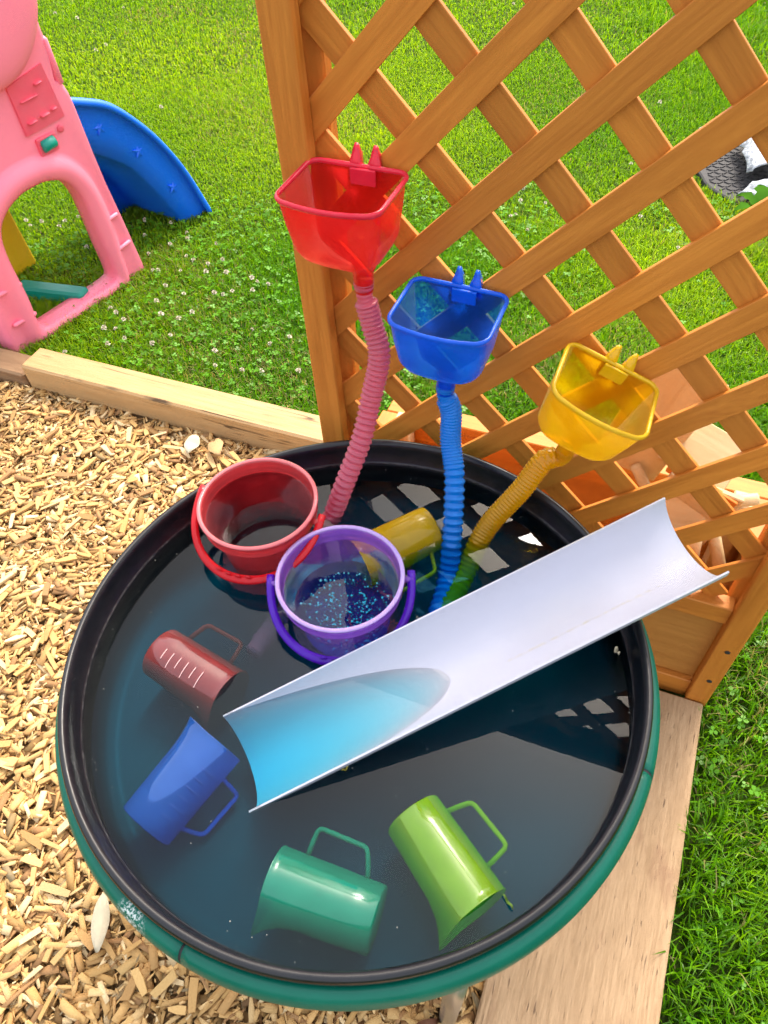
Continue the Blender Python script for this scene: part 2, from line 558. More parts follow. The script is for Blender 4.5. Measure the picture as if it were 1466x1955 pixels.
NCH = 46000
ss = nr.uniform(-2.0, 0.03, NCH); dd = nr.uniform(-1.05, 0.338, NCH)
px = EX.x * ss + EN.x * (D0 + dd); py = EX.y * ss + EN.y * (D0 + dd)
hid = np.hypot(px + 0.052, py - 0.486) < 0.22        # out of sight under the table
inview = (px > -0.75 - 0.42 * np.clip(py, 0, 9)) & (py > -0.05) & ~hid
ss, dd, px, py = ss[inview], dd[inview], px[inview], py[inview]
n = len(ss)
L_, W_, H_ = chip_scales(n)
yaw = nr.uniform(0, 2 * np.pi, n); pit = nr.normal(0, 0.15, n); rol = nr.normal(0, 0.24, n)
zz = 0.006 + nr.uniform(0, 1, n) ** 0.8 * 0.020
edge = np.clip((0.34 - dd) / 0.02, 0.2, 1)
vid = nr.integers(0, len(variants), n)
V = variants[vid] * np.stack([L_, W_, H_], 1)[:, None, :]
def euler_apply(V, yaw, pit, rol):
    c, s = np.cos(rol)[:, None], np.sin(rol)[:, None]
    y = V[..., 1] * c - V[..., 2] * s; z = V[..., 1] * s + V[..., 2] * c; x = V[..., 0]
    c, s = np.cos(pit)[:, None], np.sin(pit)[:, None]
    x, z = x * c + z * s, -x * s + z * c
    c, s = np.cos(yaw)[:, None], np.sin(yaw)[:, None]
    return np.stack([x * c - y * s, x * s + y * c, z], -1)
V = euler_apply(V, yaw, pit, rol) + np.stack([px, py, zz], 1)[:, None, :]
F = (CF[None] + (np.arange(n) * 12)[:, None, None]).reshape(-1, 4)
colr = CHIPCOL[nr.integers(0, len(CHIPCOL), n)] * nr.uniform(0.78, 1.15, n)[:, None]
dark = nr.uniform(0, 1, n) < 0.025 + 0.05 * (vnoise(px, py, 31, 5.0) > 0.7)
colr[dark] *= 0.35
C4 = np.concatenate([np.repeat(colr, 12, 0), np.ones((n * 12, 1))], 1)
def fast_mesh(V, F, col=None):
    me = bpy.data.meshes.new('mesh')
    V = np.asarray(V, np.float32).reshape(-1, 3); F = np.asarray(F, np.int32); k = F.shape[1]
    me.vertices.add(len(V)); me.vertices.foreach_set('co', V.ravel())
    me.loops.add(F.size); me.loops.foreach_set('vertex_index', F.ravel())
    me.polygons.add(len(F))
    me.polygons.foreach_set('loop_start', np.arange(len(F), dtype=np.int32) * k)
    me.polygons.foreach_set('loop_total', np.full(len(F), k, dtype=np.int32))
    me.update(calc_edges=True)
    if col is not None:
        a = me.color_attributes.new('Col', 'FLOAT_COLOR', 'POINT')
        a.data.foreach_set('color', np.asarray(col, np.float32).ravel())
    return me
tag(obj('wood_chip_layer', fast_mesh(V, F, C4), M_CHIP, chipbed), kind='stuff')
# the biggest ones on top, one by one
bigmesh = []
for k in range(36):
    L1, W1, H1 = (float(a[0]) for a in chip_scales(1, True))
    v = variants[k] * np.array([L1, W1, H1])
    c = 0.92 * CHIPCOL[k % len(CHIPCOL)] * rnd.uniform(0.85, 1.15)
    me = mk([tuple(a) for a in v], [tuple(int(i) for i in f) for f in CF], False, [tuple(c) + (1,)] * 12)
    me.materials.append(M_CHIP)
    bigmesh.append(me)
cnt = 0
while cnt < 300:
    s_, d_ = rnd.uniform(-1.75, 0.02), rnd.uniform(-0.95, 0.31)
    P = S(s_, d_)
    if math.hypot(P.x + 0.052, P.y - 0.486) < 0.41 or P.x < -0.62 - 0.30 * P.y or P.y < 0.1:
        if not (P.y < 0.13 and P.y > 0.06 and -0.3 < P.x < 0.05):
            continue
    M = T(P.x, P.y, 0.028 + rnd.uniform(0, 0.005)) @ Matrix.Rotation(rnd.uniform(0, 6.28), 4, 'Z') @ Matrix.Rotation(rnd.gauss(0, 0.13), 4, 'Y') @ Matrix.Rotation(rnd.gauss(0, 0.18), 4, 'X')
    obj('wood_chip', bigmesh[cnt % 36], None, chipbed, M)
    cnt += 1

# ---- timber edging
def plank(name, parent, mat, p0, p1, width_dir, w_, th, bev=0.002, MW=MT):
    """board from p0 to p1 (s,d,z of its middle line); width along width_dir, th across"""
    a, b = Vector(p0), Vector(p1)
    x = (b - a); L = x.length; x.normalize()
    y = Vector(width_dir); y = (y - x * y.dot(x)).normalized(); z = x.cross(y)
    M = MW @ frame_M((a + b) / 2, x, y, z)
    return obj(name, cbox(L, w_, th, bev), mat, parent, M)

beam = plank('timber_beam', None, M_PINE, (-1.685, 0.388, 0.052), (-0.40, 0.388, 0.052), (0, 1, 0), 0.094, 0.102, 0.006)
tag(beam, 'thick square pale pine beam edging the wood chips along the grass', 'beam')
b2 = plank('timber_edging', None, M_GREYWOOD, (-3.0, 0.40, 0.03), (-1.70, 0.388, 0.03), (0, 1, 0), 0.09, 0.062, 0.006)
tag(b2, 'low brown weathered timber past the left end of the pale beam', 'beam')
board = plank('edging_board', None, M_OLDPINE, (0.150, -1.6, 0.022), (0.158, -0.0255, 0.022), (1, 0, 0), 0.262, 0.042, 0.003)
tag(board, 'wide flat weathered pine board on the ground below the water table', 'board')

# ------------------------------------------------------------------ lawn blades
def lawn_ok(x, y):
    s_ = EX.x * x + EX.y * y; d_ = EN.x * x + EN.y * y - D0
    back = (d_ > 0.437) | ((d_ > 0.31) & (s_ > -0.395))
    left = (s_ < -1.7) & (d_ > 0.45)
    right = s_ > 0.293
    return (back | right | left) & (np.hypot(x - 1.62, y - 2.74) > 0.30)
def scatter(n, r0, r1, seed):
    r = np.random.default_rng(seed)
    rad = np.sqrt(r.uniform(r0 * r0, r1 * r1, n)); th = r.uniform(R(90 - 47), R(90 + 44), n)
    if r1 < 1.5: th = r.uniform(R(-25), R(100), n)
    x, y = rad * np.cos(th), rad * np.sin(th)
    k = lawn_ok(x, y)
    return x[k], y[k], r
def blades(n, r0, r1, seed, len0, len1, wid, lean):
    x, y, r = scatter(n, r0, r1, seed)
    n = len(x)
    patch = vnoise(x, y, 3, 0.9); fine = vnoise(x, y, 5, 4.0); dry = vnoise(x, y, 8, 1.7)
    # long grass along the right side and round the playset
    s_ = EX.x * x + EX.y * y
    tall = np.where((s_ > 0.29) & (np.hypot(x, y) < 1.6), 1.25, 1.0) * (0.75 + 0.5 * fine)
    wild = np.clip((x - 1.25 - 0.10 * (y - 2.5)) / 0.25, 0, 1) * (y > 2.0)
    tall = tall * (1 + 1.8 * wild)
    L = r.uniform(len0, len1, n) * tall
    W = wid * r.uniform(0.7, 1.3, n)
    az = r.uniform(0, 2 * np.pi, n); ln = np.abs(r.normal(0, lean, n)) + 0.12
    dx, dy = np.cos(az), np.sin(az)
    tw = az + np.pi / 2 + r.normal(0, 0.5, n); wx, wy = np.cos(tw) * W / 2, np.sin(tw) * W / 2
    V = np.zeros((n, 5, 3))
    h1 = L * np.cos(ln * 0.6) * 0.55; o1 = L * np.sin(ln * 0.6) * 0.55
    h2 = h1 + L * 0.45 * np.cos(np.minimum(ln * 2.0, 2.0)); o2 = o1 + L * 0.45 * np.sin(np.minimum(ln * 2.0, 2.0))
    h2 = np.maximum(h2, 0.004)
    for i, (sg, o, h, wf) in enumerate(((-1, 0, 0, 0.8), (1, 0, 0, 0.8), (-1, o1, h1, 1), (1, o1, h1, 1), (0, o2, h2, 0))):
        V[:, i, 0] = x + dx * o + sg * wx * wf; V[:, i, 1] = y + dy * o + sg * wy * wf; V[:, i, 2] = h
    base = np.arange(n)[:, None] * 5
    F = np.concatenate([base + np.array([[0, 1, 3]]), base + np.array([[0, 3, 2]]), base + np.array([[2, 3, 4]])], 0)
    c1 = np.array([0.125, 0.350, 0.002]); c2 = np.array([0.450, 0.620, 0.008]); c3 = np.array([0.045, 0.170, 0.002])
    dist = np.hypot(x, y)
    t = (patch * 1.15 - 0.2 + 0.35 * r.uniform(0, 1, n) + np.clip((dist - 2.2) * 0.16 - 0.25, -0.30, 0.38)).clip(0, 1)[:, None]
    c = c1 * (1 - t) + c2 * t
    k = (r.uniform(0, 1, n) < 0.30)[:, None]
    c = np.where(k, c3 * (0.5 + 0.5 * t) + c * 0.3, c)
    dk = (r.uniform(0, 1, n) < 0.018 + 0.26 * np.clip((dry - 0.60) * 3.5, 0, 1) * (0.3 + fine))[:, None]
    c = np.where(dk, np.array([0.36, 0.32, 0.11]), c) * r.uniform(0.8, 1.2, n)[:, None]
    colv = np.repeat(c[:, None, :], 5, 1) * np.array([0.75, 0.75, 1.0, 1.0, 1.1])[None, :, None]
    C4 = np.concatenate([colv.reshape(-1, 3), np.ones((n * 5, 1))], 1)
    return V.reshape(-1, 3), F, C4
Vs, Fs, Cs, off = [], [], [], 0
for a in ((60000, 0.30, 1.45, 1, 0.026, 0.062, 0.0028, 0.5),
          (180000, 1.35, 2.6, 2, 0.020, 0.048, 0.0028, 0.60),
          (240000, 2.6, 4.3, 3, 0.014, 0.030, 0.0034, 0.60),
          (330000, 4.3, 8.0, 4, 0.014, 0.032, 0.0056, 0.6)):
    v, f, c = blades(*a)
    Vs.append(v); Fs.append(f + off); Cs.append(c); off += len(v)
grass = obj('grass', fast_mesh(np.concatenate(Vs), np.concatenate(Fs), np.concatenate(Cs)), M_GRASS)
tag(grass, 'short green grass blades of the mown lawn', 'grass', kind='stuff')

# ---- clover leaves between the blades
def clover(n, r0, r1, seed, zone):
    x, y, r = scatter(n, r0, r1, seed)
    k = r.uniform(0, 1, len(x)) < zone(x, y)
    x, y = x[k], y[k]; n = len(x)
    z = r.uniform(0.014, 0.040, n); sz = r.uniform(0.005, 0.0095, n); az = r.uniform(0, 6.28, n)
    tx, ty = r.normal(0, 0.25, n), r.normal(0, 0.25, n)
    V = np.zeros((n, 3, 5, 3)); sh = [(0, 0), (0.55, -0.5), (1.15, -0.36), (1.15, 0.36), (0.55, 0.5)]
    for l in range(3):
        a = az + l * 2.094
        for i, (u, v) in enumerate(sh):
            lx = (u * np.cos(a) - v * np.sin(a)) * sz; ly = (u * np.sin(a) + v * np.cos(a)) * sz
            V[:, l, i, 0] = x + lx; V[:, l, i, 1] = y + ly; V[:, l, i, 2] = z + lx * tx + ly * ty + abs(v) * sz * 0.35
    F = (np.arange(n * 3)[:, None] * 5 + np.array([[0, 1, 2, 3, 4]]))
    c = np.array([0.095, 0.28, 0.008]) * (0.7 + 0.7 * r.uniform(0, 1, n))[:, None]
    C4 = np.concatenate([np.repeat(c, 15, 0), np.ones((n * 15, 1))], 1)
    return V.reshape(-1, 3), F, C4
v1, f1, c1_ = clover(60000, 1.3, 2.9, 21, lambda x, y: np.clip(vnoise(x, y, 12, 2.2) * 1.6 - 0.45 + 0.5 * (x < -0.3), 0.03, 0.85) * 0.17)
v2, f2, c2_ = clover(16000, 0.3, 1.3, 22, lambda x, y: np.clip(vnoise(x, y, 13, 3.0) * 1.4 - 0.6, 0.0, 0.4) * 0.22)
cl = obj('clover_leaves', fast_mesh(np.concatenate([v1, v2]), np.concatenate([f1, f2 + len(v1)]), np.concatenate([c1_, c2_])), M_CLOVER)
tag(cl, 'small round clover leaves growing through the grass', 'clover', kind='stuff')

# ---- white clover flowers
def flower_mesh(seed):
    r = random.Random(seed); V = []; F = []
    for k in range(34):
        ph = r.uniform(0, 6.28); el = math.asin(r.uniform(-0.35, 1.0))
        d = Vector((math.cos(ph) * math.cos(el), math.sin(ph) * math.cos(el), math.sin(el)))
        s = d.cross(Vector((0, 0, 1.01))).normalized() * 0.0016
        a = d * 0.002; b = d * r.uniform(0.0065, 0.0085)
        i = len(V); V += [a - s * 0.5, a + s * 0.5, b + s, b - s]; F.append((i, i + 1, i + 2, i + 3))
    return mk(V, F)
FLM = [flower_mesh(k) for k in range(5)]
for m_ in FLM: m_.materials.append(M_WHITEPETAL)
STEM = sweep([Vector((0, 0, -0.05)), Vector((0.002, 0, -0.02)), Vector((0, 0, 0.002))], 0.0007, None, 5)
g_ = NT('stem'); STEM.materials.append(g_.done(g_.bsdf('ShaderNodeBsdfDiffuse', (0.09, 0.2, 0.03))))
FP = [(-0.82, 2.68), (-0.72, 2.65), (-0.65, 2.57), (-0.64, 2.52), (-0.7, 2.49), (-0.8, 2.56), (-0.77, 2.44), (-0.63, 2.4), (-0.55, 2.35), (-0.6, 2.36), (-0.5, 2.37), (-0.55, 2.29), (-0.48, 2.28), (-0.39, 2.24), (-0.37, 2.21), (-0.33, 2.18), (-0.38, 2.15), (-0.64, 2.31), (-0.72, 2.32), (-0.74, 2.33), (-0.51, 2.16), (-0.48, 2.15), (-0.45, 2.16), (-0.61, 2.16), (-0.7, 2.14), (-0.68, 2.22), (-0.57, 2.05), (-0.61, 2.02), (-0.67, 2.05), (-0.63, 1.95), (-0.77, 1.94), (-0.68, 1.91), (-0.82, 2.08), (-0.79, 2.04), (-0.85, 2.01), (-0.81, 2.0), (-0.82, 1.92), (-0.85, 2.12), (-0.95, 1.9), (-0.48, 1.85), (-0.47, 1.77), (-0.39, 1.75), (-0.33, 1.73), (-0.22, 1.72), (-0.25, 1.88), (-0.31, 1.86), (-0.37, 1.94), (-0.53, 2.47), (-1.26, 2.7), (-1.22, 2.72), (-1.15, 2.69), (-1.09, 2.75), (-1.13, 2.71), (-1.01, 2.52), (-1.29, 2.75), (-1.34, 4.65), (-1.38, 4.58), (-1.77, 5.29), (-1.61, 5.17), (-1.35, 5.28), (-0.91, 3.75), (0.59, 2.61), (0.56, 2.53), (0.54, 2.52), (0.68, 2.59), (0.62, 2.71), (0.58, 2.41), (0.99, 2.44), (1.06, 2.23), (0.58, 2.29), (1.07, 2.85), (1.34, 3.38), (0.94, 4.82)]
for k, (x, y) in enumerate(FP):
    far = 1.0 + max(0, (y - 2.8)) * 0.15
    M = T(x, y, 0.05 + rnd.uniform(-0.006, 0.006)) @ Matrix.Rotation(rnd.uniform(0, 6), 4, 'Z') @ Matrix.Rotation(rnd.gauss(0, 0.25), 4, 'X') @ Matrix.Scale(rnd.uniform(0.85, 1.25) * far, 4)
    root = obj('clover_flower', None, None, None, M)
    tag(root, 'small white clover flower head standing in the lawn', 'flower', 'white clover flowers in the lawn')
    obj('flower_head', FLM[k % 5], None, root, M)
    obj('stem', STEM, None, root, M)

# ------------------------------------------------------------------ trellis with planter box
trel = obj('trellis_planter', None, None, None, MT)
tag(trel, 'brown stained wooden lattice trellis with a planter box at its foot', 'trellis')
ZTOP, ZBOT = 1.45, 0.345
SL, SR = -0.484, 0.295
def post(s0, s1, d0, d1, z0, z1, name='post'):
    return plank(name, trel, M_STAIN, ((s0 + s1) / 2, (d0 + d1) / 2, z0), ((s0 + s1) / 2, (d0 + d1) / 2, z1), (1, 0, 0), abs(s1 - s0), abs(d1 - d0), 0.002)
post(SL, -0.442, -0.024, -0.0015, 0.006, ZTOP)
post(0.255, SR, -0.024, -0.0015, 0.026, ZTOP)
post(-0.480, -0.428, 0.0165, 0.038, 0.030, ZTOP - 0.01, 'rear_post')
post(0.245, 0.290, 0.0165, 0.038, 0.030, ZTOP - 0.01, 'rear_post')
def rail(s0, s1, d0, d1, z0, z1, name='rail', mat=None):
    return plank(name, trel, mat or M_STAIN, (s0, (d0 + d1) / 2, (z0 + z1) / 2), (s1, (d0 + d1) / 2, (z0 + z1) / 2), (0, 0, 1), abs(z1 - z0), abs(d1 - d0), 0.002)
rail(SL - 0.02, SR + 0.02, -0.03, 0.045, ZTOP, ZTOP + 0.03, 'top_rail')
# lattice: two layers of strips at 45 degrees
STEP_S, STEP_Z, S11, Z11, LW = 0.0715, 0.07275, -0.384, 1.137, 0.0365
def strip(ps, pz, dirz, d0):
    lo_s, hi_s = -0.462, 0.275
    # clip the line (ps,pz)+t*(1,dirz) to the frame
    ta, tb = lo_s - ps, hi_s - ps
    zt = [(ZBOT - pz) / dirz, (ZTOP - 0.004 - pz) / dirz]
    ta, tb = max(ta, min(zt)), min(tb, max(zt))
    if tb - ta < 0.02: return
    plank('lattice_strip', trel, M_STAIN, (ps + ta, d0 + 0.0035, pz + ta * dirz), (ps + tb, d0 + 0.0035, pz + tb * dirz), (-dirz, 0, 1), LW, 0.0068, 0.0007)
h = LW / 2 / math.sqrt(2)
for i in range(-3, 13):
    # front layer climbs to the right; (i,1) lies on its upper edge
    strip(S11 + (i - 1) * STEP_S + h, Z11 - (i - 1) * STEP_Z - h, STEP_Z / STEP_S, 0.0)
for j in range(-8, 10):
    strip(S11 + (j - 1) * STEP_S - h, Z11 + (j - 1) * STEP_Z - h, -STEP_Z / STEP_S, 0.0072)
# planter box
rail(-0.442, 0.255, -0.012, 0.018, 0.297, 0.342, 'front_rail')
rail(-0.442, 0.255, -0.010, 0.014, 0.020, 0.080, 'front_rail')
rail(-0.442, 0.255, 0.002, 0.010, 0.082, 0.297, 'front_panel', M_STAIN_PANEL)
BD = 0.300
rail(SL, SR, BD - 0.010, BD, 0.04, 0.318, 'back_panel', M_STAIN_PANEL)
rail(SL, SR, BD - 0.034, BD + 0.008, 0.319, 0.342, 'back_rim')
rail(SL, SR, BD - 0.032, BD - 0.0115, 0.27, 0.318, 'inner_batten')
for s_, nm in ((SL + 0.006, 'end_panel'), (SR - 0.006, 'end_panel')):
    plank(nm, trel, M_STAIN_PANEL, (s_, 0.04, 0.18), (s_, BD - 0.0115, 0.18), (0, 0, 1), 0.276, 0.010, 0.001)
for s_ in (SL + 0.012, SR - 0.012):
    plank('end_rim', trel, M_STAIN, (s_, 0.040, 0.331), (s_, BD - 0.036, 0.331), (1, 0, 0), 0.042, 0.022, 0.002)
    sg = 1 if s_ < 0 else -1
    # corner post with a screw in its top, inside the back corner
    c_ = plank('corner_post', trel, M_TOYWOOD, (s_ + sg * 0.035, BD - 0.058, 0.06), (s_ + sg * 0.035, BD - 0.058, 0.352), (1, 0, 0), 0.036, 0.040, 0.003)
    obj('screw', lathe([(0.0001, 0.0), (0.0045, 0.0), (0.0045, 0.0012), (0.002, 0.0020), (0.0001, 0.0010)], 12), M_STEEL, c_, MT @ T(s_ + sg * 0.037, BD - 0.058, 0.3522))
rail(SL + 0.012, SR - 0.012, 0.02, BD - 0.012, 0.045, 0.058, 'floor_panel', M_STAIN_PANEL)
# screws on the right post
for zz_ in (0.125, 0.235):
    obj('screw', lathe([(0.0001, 0.0), (0.0048, 0.0), (0.0048, 0.0008), (0.002, 0.0012), (0.0001, 0.0004)], 12), M_BLACKM, trel, MT @ T(0.277, -0.0243, zz_) @ Matrix.Rotation(R(90), 4, 'X'))

# wooden toy barrow lying in the planter
bar = obj('wooden_toy_barrow', None, None, None, MT @ T(0.09, 0.17, 0.059))
tag(bar, 'pale wooden toy barrow with round handles lying in the planter box behind the lattice', 'toy')
plank('side_board', bar, M_TOYWOOD, (0.020, 0.205, 0.40), (0.085, 0.215, 0.635), (1, 0, 0.1), 0.125, 0.012, 0.002)
plank('bed_board', bar, M_TOYWOOD, (0.085, 0.215, 0.495), (0.205, 0.20, 0.455), (0.25, 0.9, 0.55), 0.10, 0.012, 0.002)
plank('edge_strip', bar, M_STAIN, (0.095, 0.158, 0.472), (0.215, 0.142, 0.428), (0, 0, 1), 0.024, 0.010, 0.001)
plank('front_board', bar, M_TOYWOOD, (0.115, 0.165, 0.20), (0.165, 0.150, 0.455), (1, 0, -0.2), 0.13, 0.012, 0.002)
def dowel(name, a, b, r_, parent=bar):
    p = [Vector(a), Vector(a).lerp(Vector(b), 0.03), Vector(a).lerp(Vector(b), 0.97), Vector(b)]
    me = sweep(p, lambda i: r_ if i in (1, 2) else r_ * 0.55, None, 14)
    return obj(name, me, M_TOYWOOD, parent, MT)
dowel('handle', (0.040, 0.19, 0.425), (0.112, 0.16, 0.335), 0.0105)
dowel('handle', (0.185, 0.190, 0.372), (0.262, 0.200, 0.402), 0.0115)
dowel('leg', (0.205, 0.17, 0.33), (0.262, 0.12, 0.22), 0.012)
pg = dowel('peg', (0.168, 0.10, 0.395), (0.176, 0.075, 0.335), 0.0125)
dowel('peg', (0.155, 0.088, 0.372), (0.160, 0.066, 0.345), 0.010)
wm = sweep([Vector((0, 0, -0.010)), Vector((0, 0, -0.007)), Vector((0, 0, 0.007)), Vector((0, 0, 0.010))], lambda i: 0.052 if i in (1, 2) else 0.047, None, 32, True, False)
obj('wheel', wm, M_TOYWOOD, bar, MT @ T(0.135, 0.150, 0.385) @ Matrix.Rotation(R(65), 4, 'X') @ Matrix.Rotation(R(15), 4, 'Y'))

# ------------------------------------------------------------------ water table
CX, CY, ZR = -0.0524, 0.486, 0.59
MTR = T(CX, CY, 0)
stand = obj('tray_stand', None, None, None, MTR)
tag(stand, 'green tubular ring stand carrying the round black water tray', 'stand')
def arc_tube(a0, a1, r_, z_, tr, trr, n=60):
    pth = [Vector((r_ * math.cos(a0 + (a1 - a0) * i / n), r_ * math.sin(a0 + (a1 - a0) * i / n), z_)) for i in range(n + 1)]
    return sweep(pth, tr, trr, 18)
JA = [R(-119.7), R(-28.9), R(61), R(150)]
for k in range(4):
    a0 = JA[k] + 0.0045; a1 = (JA[(k + 1) % 4] + (2 * math.pi if k == 3 else 0)) - 0.0045
    obj('ring_tube', arc_tube(a0, a1, 0.3790, 0.5400, 0.0260, 0.0140), M_RING, stand, MTR)
    a = JA[k]
    obj('tube_joint', arc_tube(a - 0.012, a + 0.012, 0.3790, 0.5400, 0.0248, 0.0128, 4), M_BLACKM, stand, MTR)
for k, a in enumerate((R(-75), R(15), R(105), R(195))):
    top = Vector((0.374 * math.cos(a), 0.374 * math.sin(a), 0.53)); bot = Vector((0.366 * math.cos(a), 0.366 * math.sin(a), 0.0))
    obj('leg', sweep([top, bot], 0.0140, None, 16), M_STEEL, stand, MTR)

tray_prof = [(0.0005, 0.4520), (0.340, 0.4520), (0.3560, 0.4560), (0.3590, 0.470), (0.3600, 0.5470), (0.3608, 0.5485), (0.3625, 0.5500), (0.3635, 0.5780), (0.3645, 0.5840), (0.3670, 0.5890), (0.3705, 0.5905), (0.3740, 0.5890), (0.3762, 0.5845), (0.3766, 0.5790), (0.3745, 0.5750), (0.3665, 0.5735), (0.3648, 0.5480), (0.3630, 0.545), (0.3615, 0.466), (0.358, 0.450), (0.340, 0.446), (0.0005, 0.446)]
tray = obj('water_tray', lathe(tray_prof, 144), M_TRAY, None, MTR)
tag(tray, 'large round black plastic tray full of dark blue water', 'tray')

# water: closed body filling the tray
def disc_body(n=144):
    # the sides run a hair inside the tray wall so that no gap is left
    V = []; F = []; rows = ((0.3566, 0.4512), (0.3594, 0.4620), (0.3597, 0.4720), (0.3604, ZW))
    for rr, z_ in rows:
        V += [(rr * math.cos(2 * math.pi * j / n), rr * math.sin(2 * math.pi * j / n), z_) for j in range(n)]
    for i in range(3):
        for j in range(n):
            k = (j + 1) % n
            F.append((i * n + j, i * n + k, (i + 1) * n + k, (i + 1) * n + j))
    F += [list(range(n))[::-1], list(range(3 * n, 4 * n))]
    return recalc(mk(V, F))
water = obj('water', disc_body(), M_WATER, None, MTR)
tag(water, 'blue tinted water standing in the black tray', 'water', kind='structure')

# ------------------------------------------------------------------ white half-pipe trough
def trough():
    A0, A1 = Vector((-0.2272, 0.4180, 0.541)), Vector((-0.1858, 0.2993, 0.541))
    B0, B1 = Vector((0.372, 0.616, 0.676)), Vector((0.413, 0.499, 0.676))
    a, b = (A0 + A1) / 2, (B0 + B1) / 2
    x = (b - a); L = x.length; x.normalize()
    y = (A1 - A0).normalized(); y = (y - x * y.dot(x)).normalized(); z = x.cross(y)
    if z.z < 0: z = -z; y = -y
    M = frame_M(a, x, y, z)
    r0 = 0.0640; th = 0.0024; loops = []
    for i in range(13):
        u = L * i / 12
        lp = []
        for k in range(33):
            t = math.pi * (0.03 + 0.94 * k / 32); lp.append((u, r0 * math.cos(t), -r0 * math.sin(t) + 0.004))
        for k in range(33):
            t = math.pi * (0.97 - 0.94 * k / 32); lp.append((u, (r0 + th) * math.cos(t), -(r0 + th) * math.sin(t) + 0.004))
        loops.append(lp)
    me = loft(loops, True, False, False, True)
    # end faces as strips
    return me, M, loops
tme, tM, tl = trough()
V = [tuple(v.co) for v in tme.vertices]; F = [tuple(p.vertices) for p in tme.polygons]
for base in (0, 12 * 66):
    for k in range(32):
        F.append((base + k, base + k + 1, base + 65 - k - 1, base + 65 - k))
tr_me = recalc(mk(V, F, True))
import bmesh
bm = bmesh.new(); bm.from_mesh(tr_me)
for e in bm.edges:
    if len(e.link_faces) == 2 and e.calc_face_angle(0) > 0.7: e.smooth = False
bm.to_mesh(tr_me); bm.free()
tr = obj('water_trough', tr_me, M_TROUGH, None, tM)
tag(tr, 'long white half-pipe trough sloping over the tray rim into the water', 'trough')
# faint yellow printed line along the inside
g_ = NT('faint_print')
tc_ = g_.n('ShaderNodeTexCoord').outputs['Object']
brk = g_.mapr(g_.noise(tc_, 260, 3, 0.7), 0.50, 0.58, 0.0, 0.5)
mp_ = g_.mixs(brk, g_.bsdf('ShaderNodeBsdfTransparent', (1, 1, 1)), g_.bsdf('ShaderNodeBsdfDiffuse', (0.70, 0.60, 0.36)))
g_.done(mp_)
V = []; F = []
for i in range(21):
    u = 0.345 + 0.24 * i / 20
    for t in (R(72.5), R(75.0)):
        V.append((u, -0.0637 * math.cos(t), -0.0637 * math.sin(t) + 0.004))
for i in range(20): F.append((2 * i, 2 * i + 1, 2 * i + 3, 2 * i + 2))
obj('printed_line', mk(V, F), g_.m, tr, tM)

# ------------------------------------------------------------------ measuring jugs
def jug_meshes(spout_side, spf=1.0):
    """axis along +x from base to mouth; handle towards +y*(-spout_side)... spout towards y*spout_side"""
    L, n = 0.123, 48
    def ring(x, r_, sp):
        lp = []
        for j in range(n):
            a = 2 * math.pi * j / n
            y, z = math.cos(a), math.sin(a)
            k = max(0.0, y * spout_side)
            bulge = 1 + sp * k ** 8
            pinch = 1 - 0.25 * sp * (max(0, y * spout_side) ** 2) * abs(z) ** 1.0
            lp.append((x + sp * 0.010 * k ** 6, r_ * y * bulge, r_ * z * pinch))
        return lp
    prof = [(0.0, 0.0342, 0), (0.0015, 0.0356, 0), (0.03, 0.0364, 0), (0.06, 0.0372, 0), (0.085, 0.0378, 0.0), (0.103, 0.0382, 0.10), (0.115, 0.0384, 0.28), (0.123, 0.0386, 0.46)]
    prof = [(x, r_, sp * spf) for x, r_, sp in prof]
    loops = [ring(*q) for q in prof] + [ring(0.1238, 0.0394, 0.46 * spf), ring(0.1246, 0.0388, 0.46 * spf), ring(0.1238, 0.0378, 0.46 * spf)]
    inner = [ring(x, r_ - 0.0017, sp) for x, r_, sp in prof[::-1][:-1]] + [ring(0.0035, 0.0330, 0)]
    body = loft(loops, True, True, False, True)
    hs = -spout_side
    pts = [(0.022, 0.034 * hs, 0), (0.0262, 0.048 * hs, 0), (0.0305, 0.0600 * hs, 0), (0.0335, 0.0640 * hs, 0), (0.0380, 0.0655 * hs, 0), (0.060, 0.0665 * hs, 0), (0.0860, 0.0680 * hs, 0), (0.0905, 0.0672 * hs, 0), (0.0930, 0.0640 * hs, 0), (0.0945, 0.052 * hs, 0), (0.0955, 0.038 * hs, 0)]
    pts = [Vector(p) for p in pts]
    hd = sweep(pts, 0.0046, 0.0029, 10, True, True, Vector((0, 0, 1)))
    # moulded measuring marks along one flank
    V = []; F = []
    for k in range(6):
        x = 0.025 + 0.013 * k
        r_ = 0.0362 + (x - 0.03) * 0.04 + 0.0008
        for ang0, ang1 in ((R(82), R(82 + (34 if k % 2 else 24))),):
            i = len(V)
            for q in range(6):
                a = ang0 + (ang1 - ang0) * q / 5
                for dx in (-0.0006, 0.0006):
                    for dr in (-0.0012, 0.0):
                        V.append((x + dx, (r_ + dr) * math.cos(a), (r_ + dr) * math.sin(a)))
            for q in range(5):
                b = i + q * 4
                F += [(b + 1, b + 3, b + 7, b + 5), (b, b + 1, b + 5, b + 4), (b + 2, b + 6, b + 7, b + 3)]
    marks = mk(V, F)
    return body, hd, marks

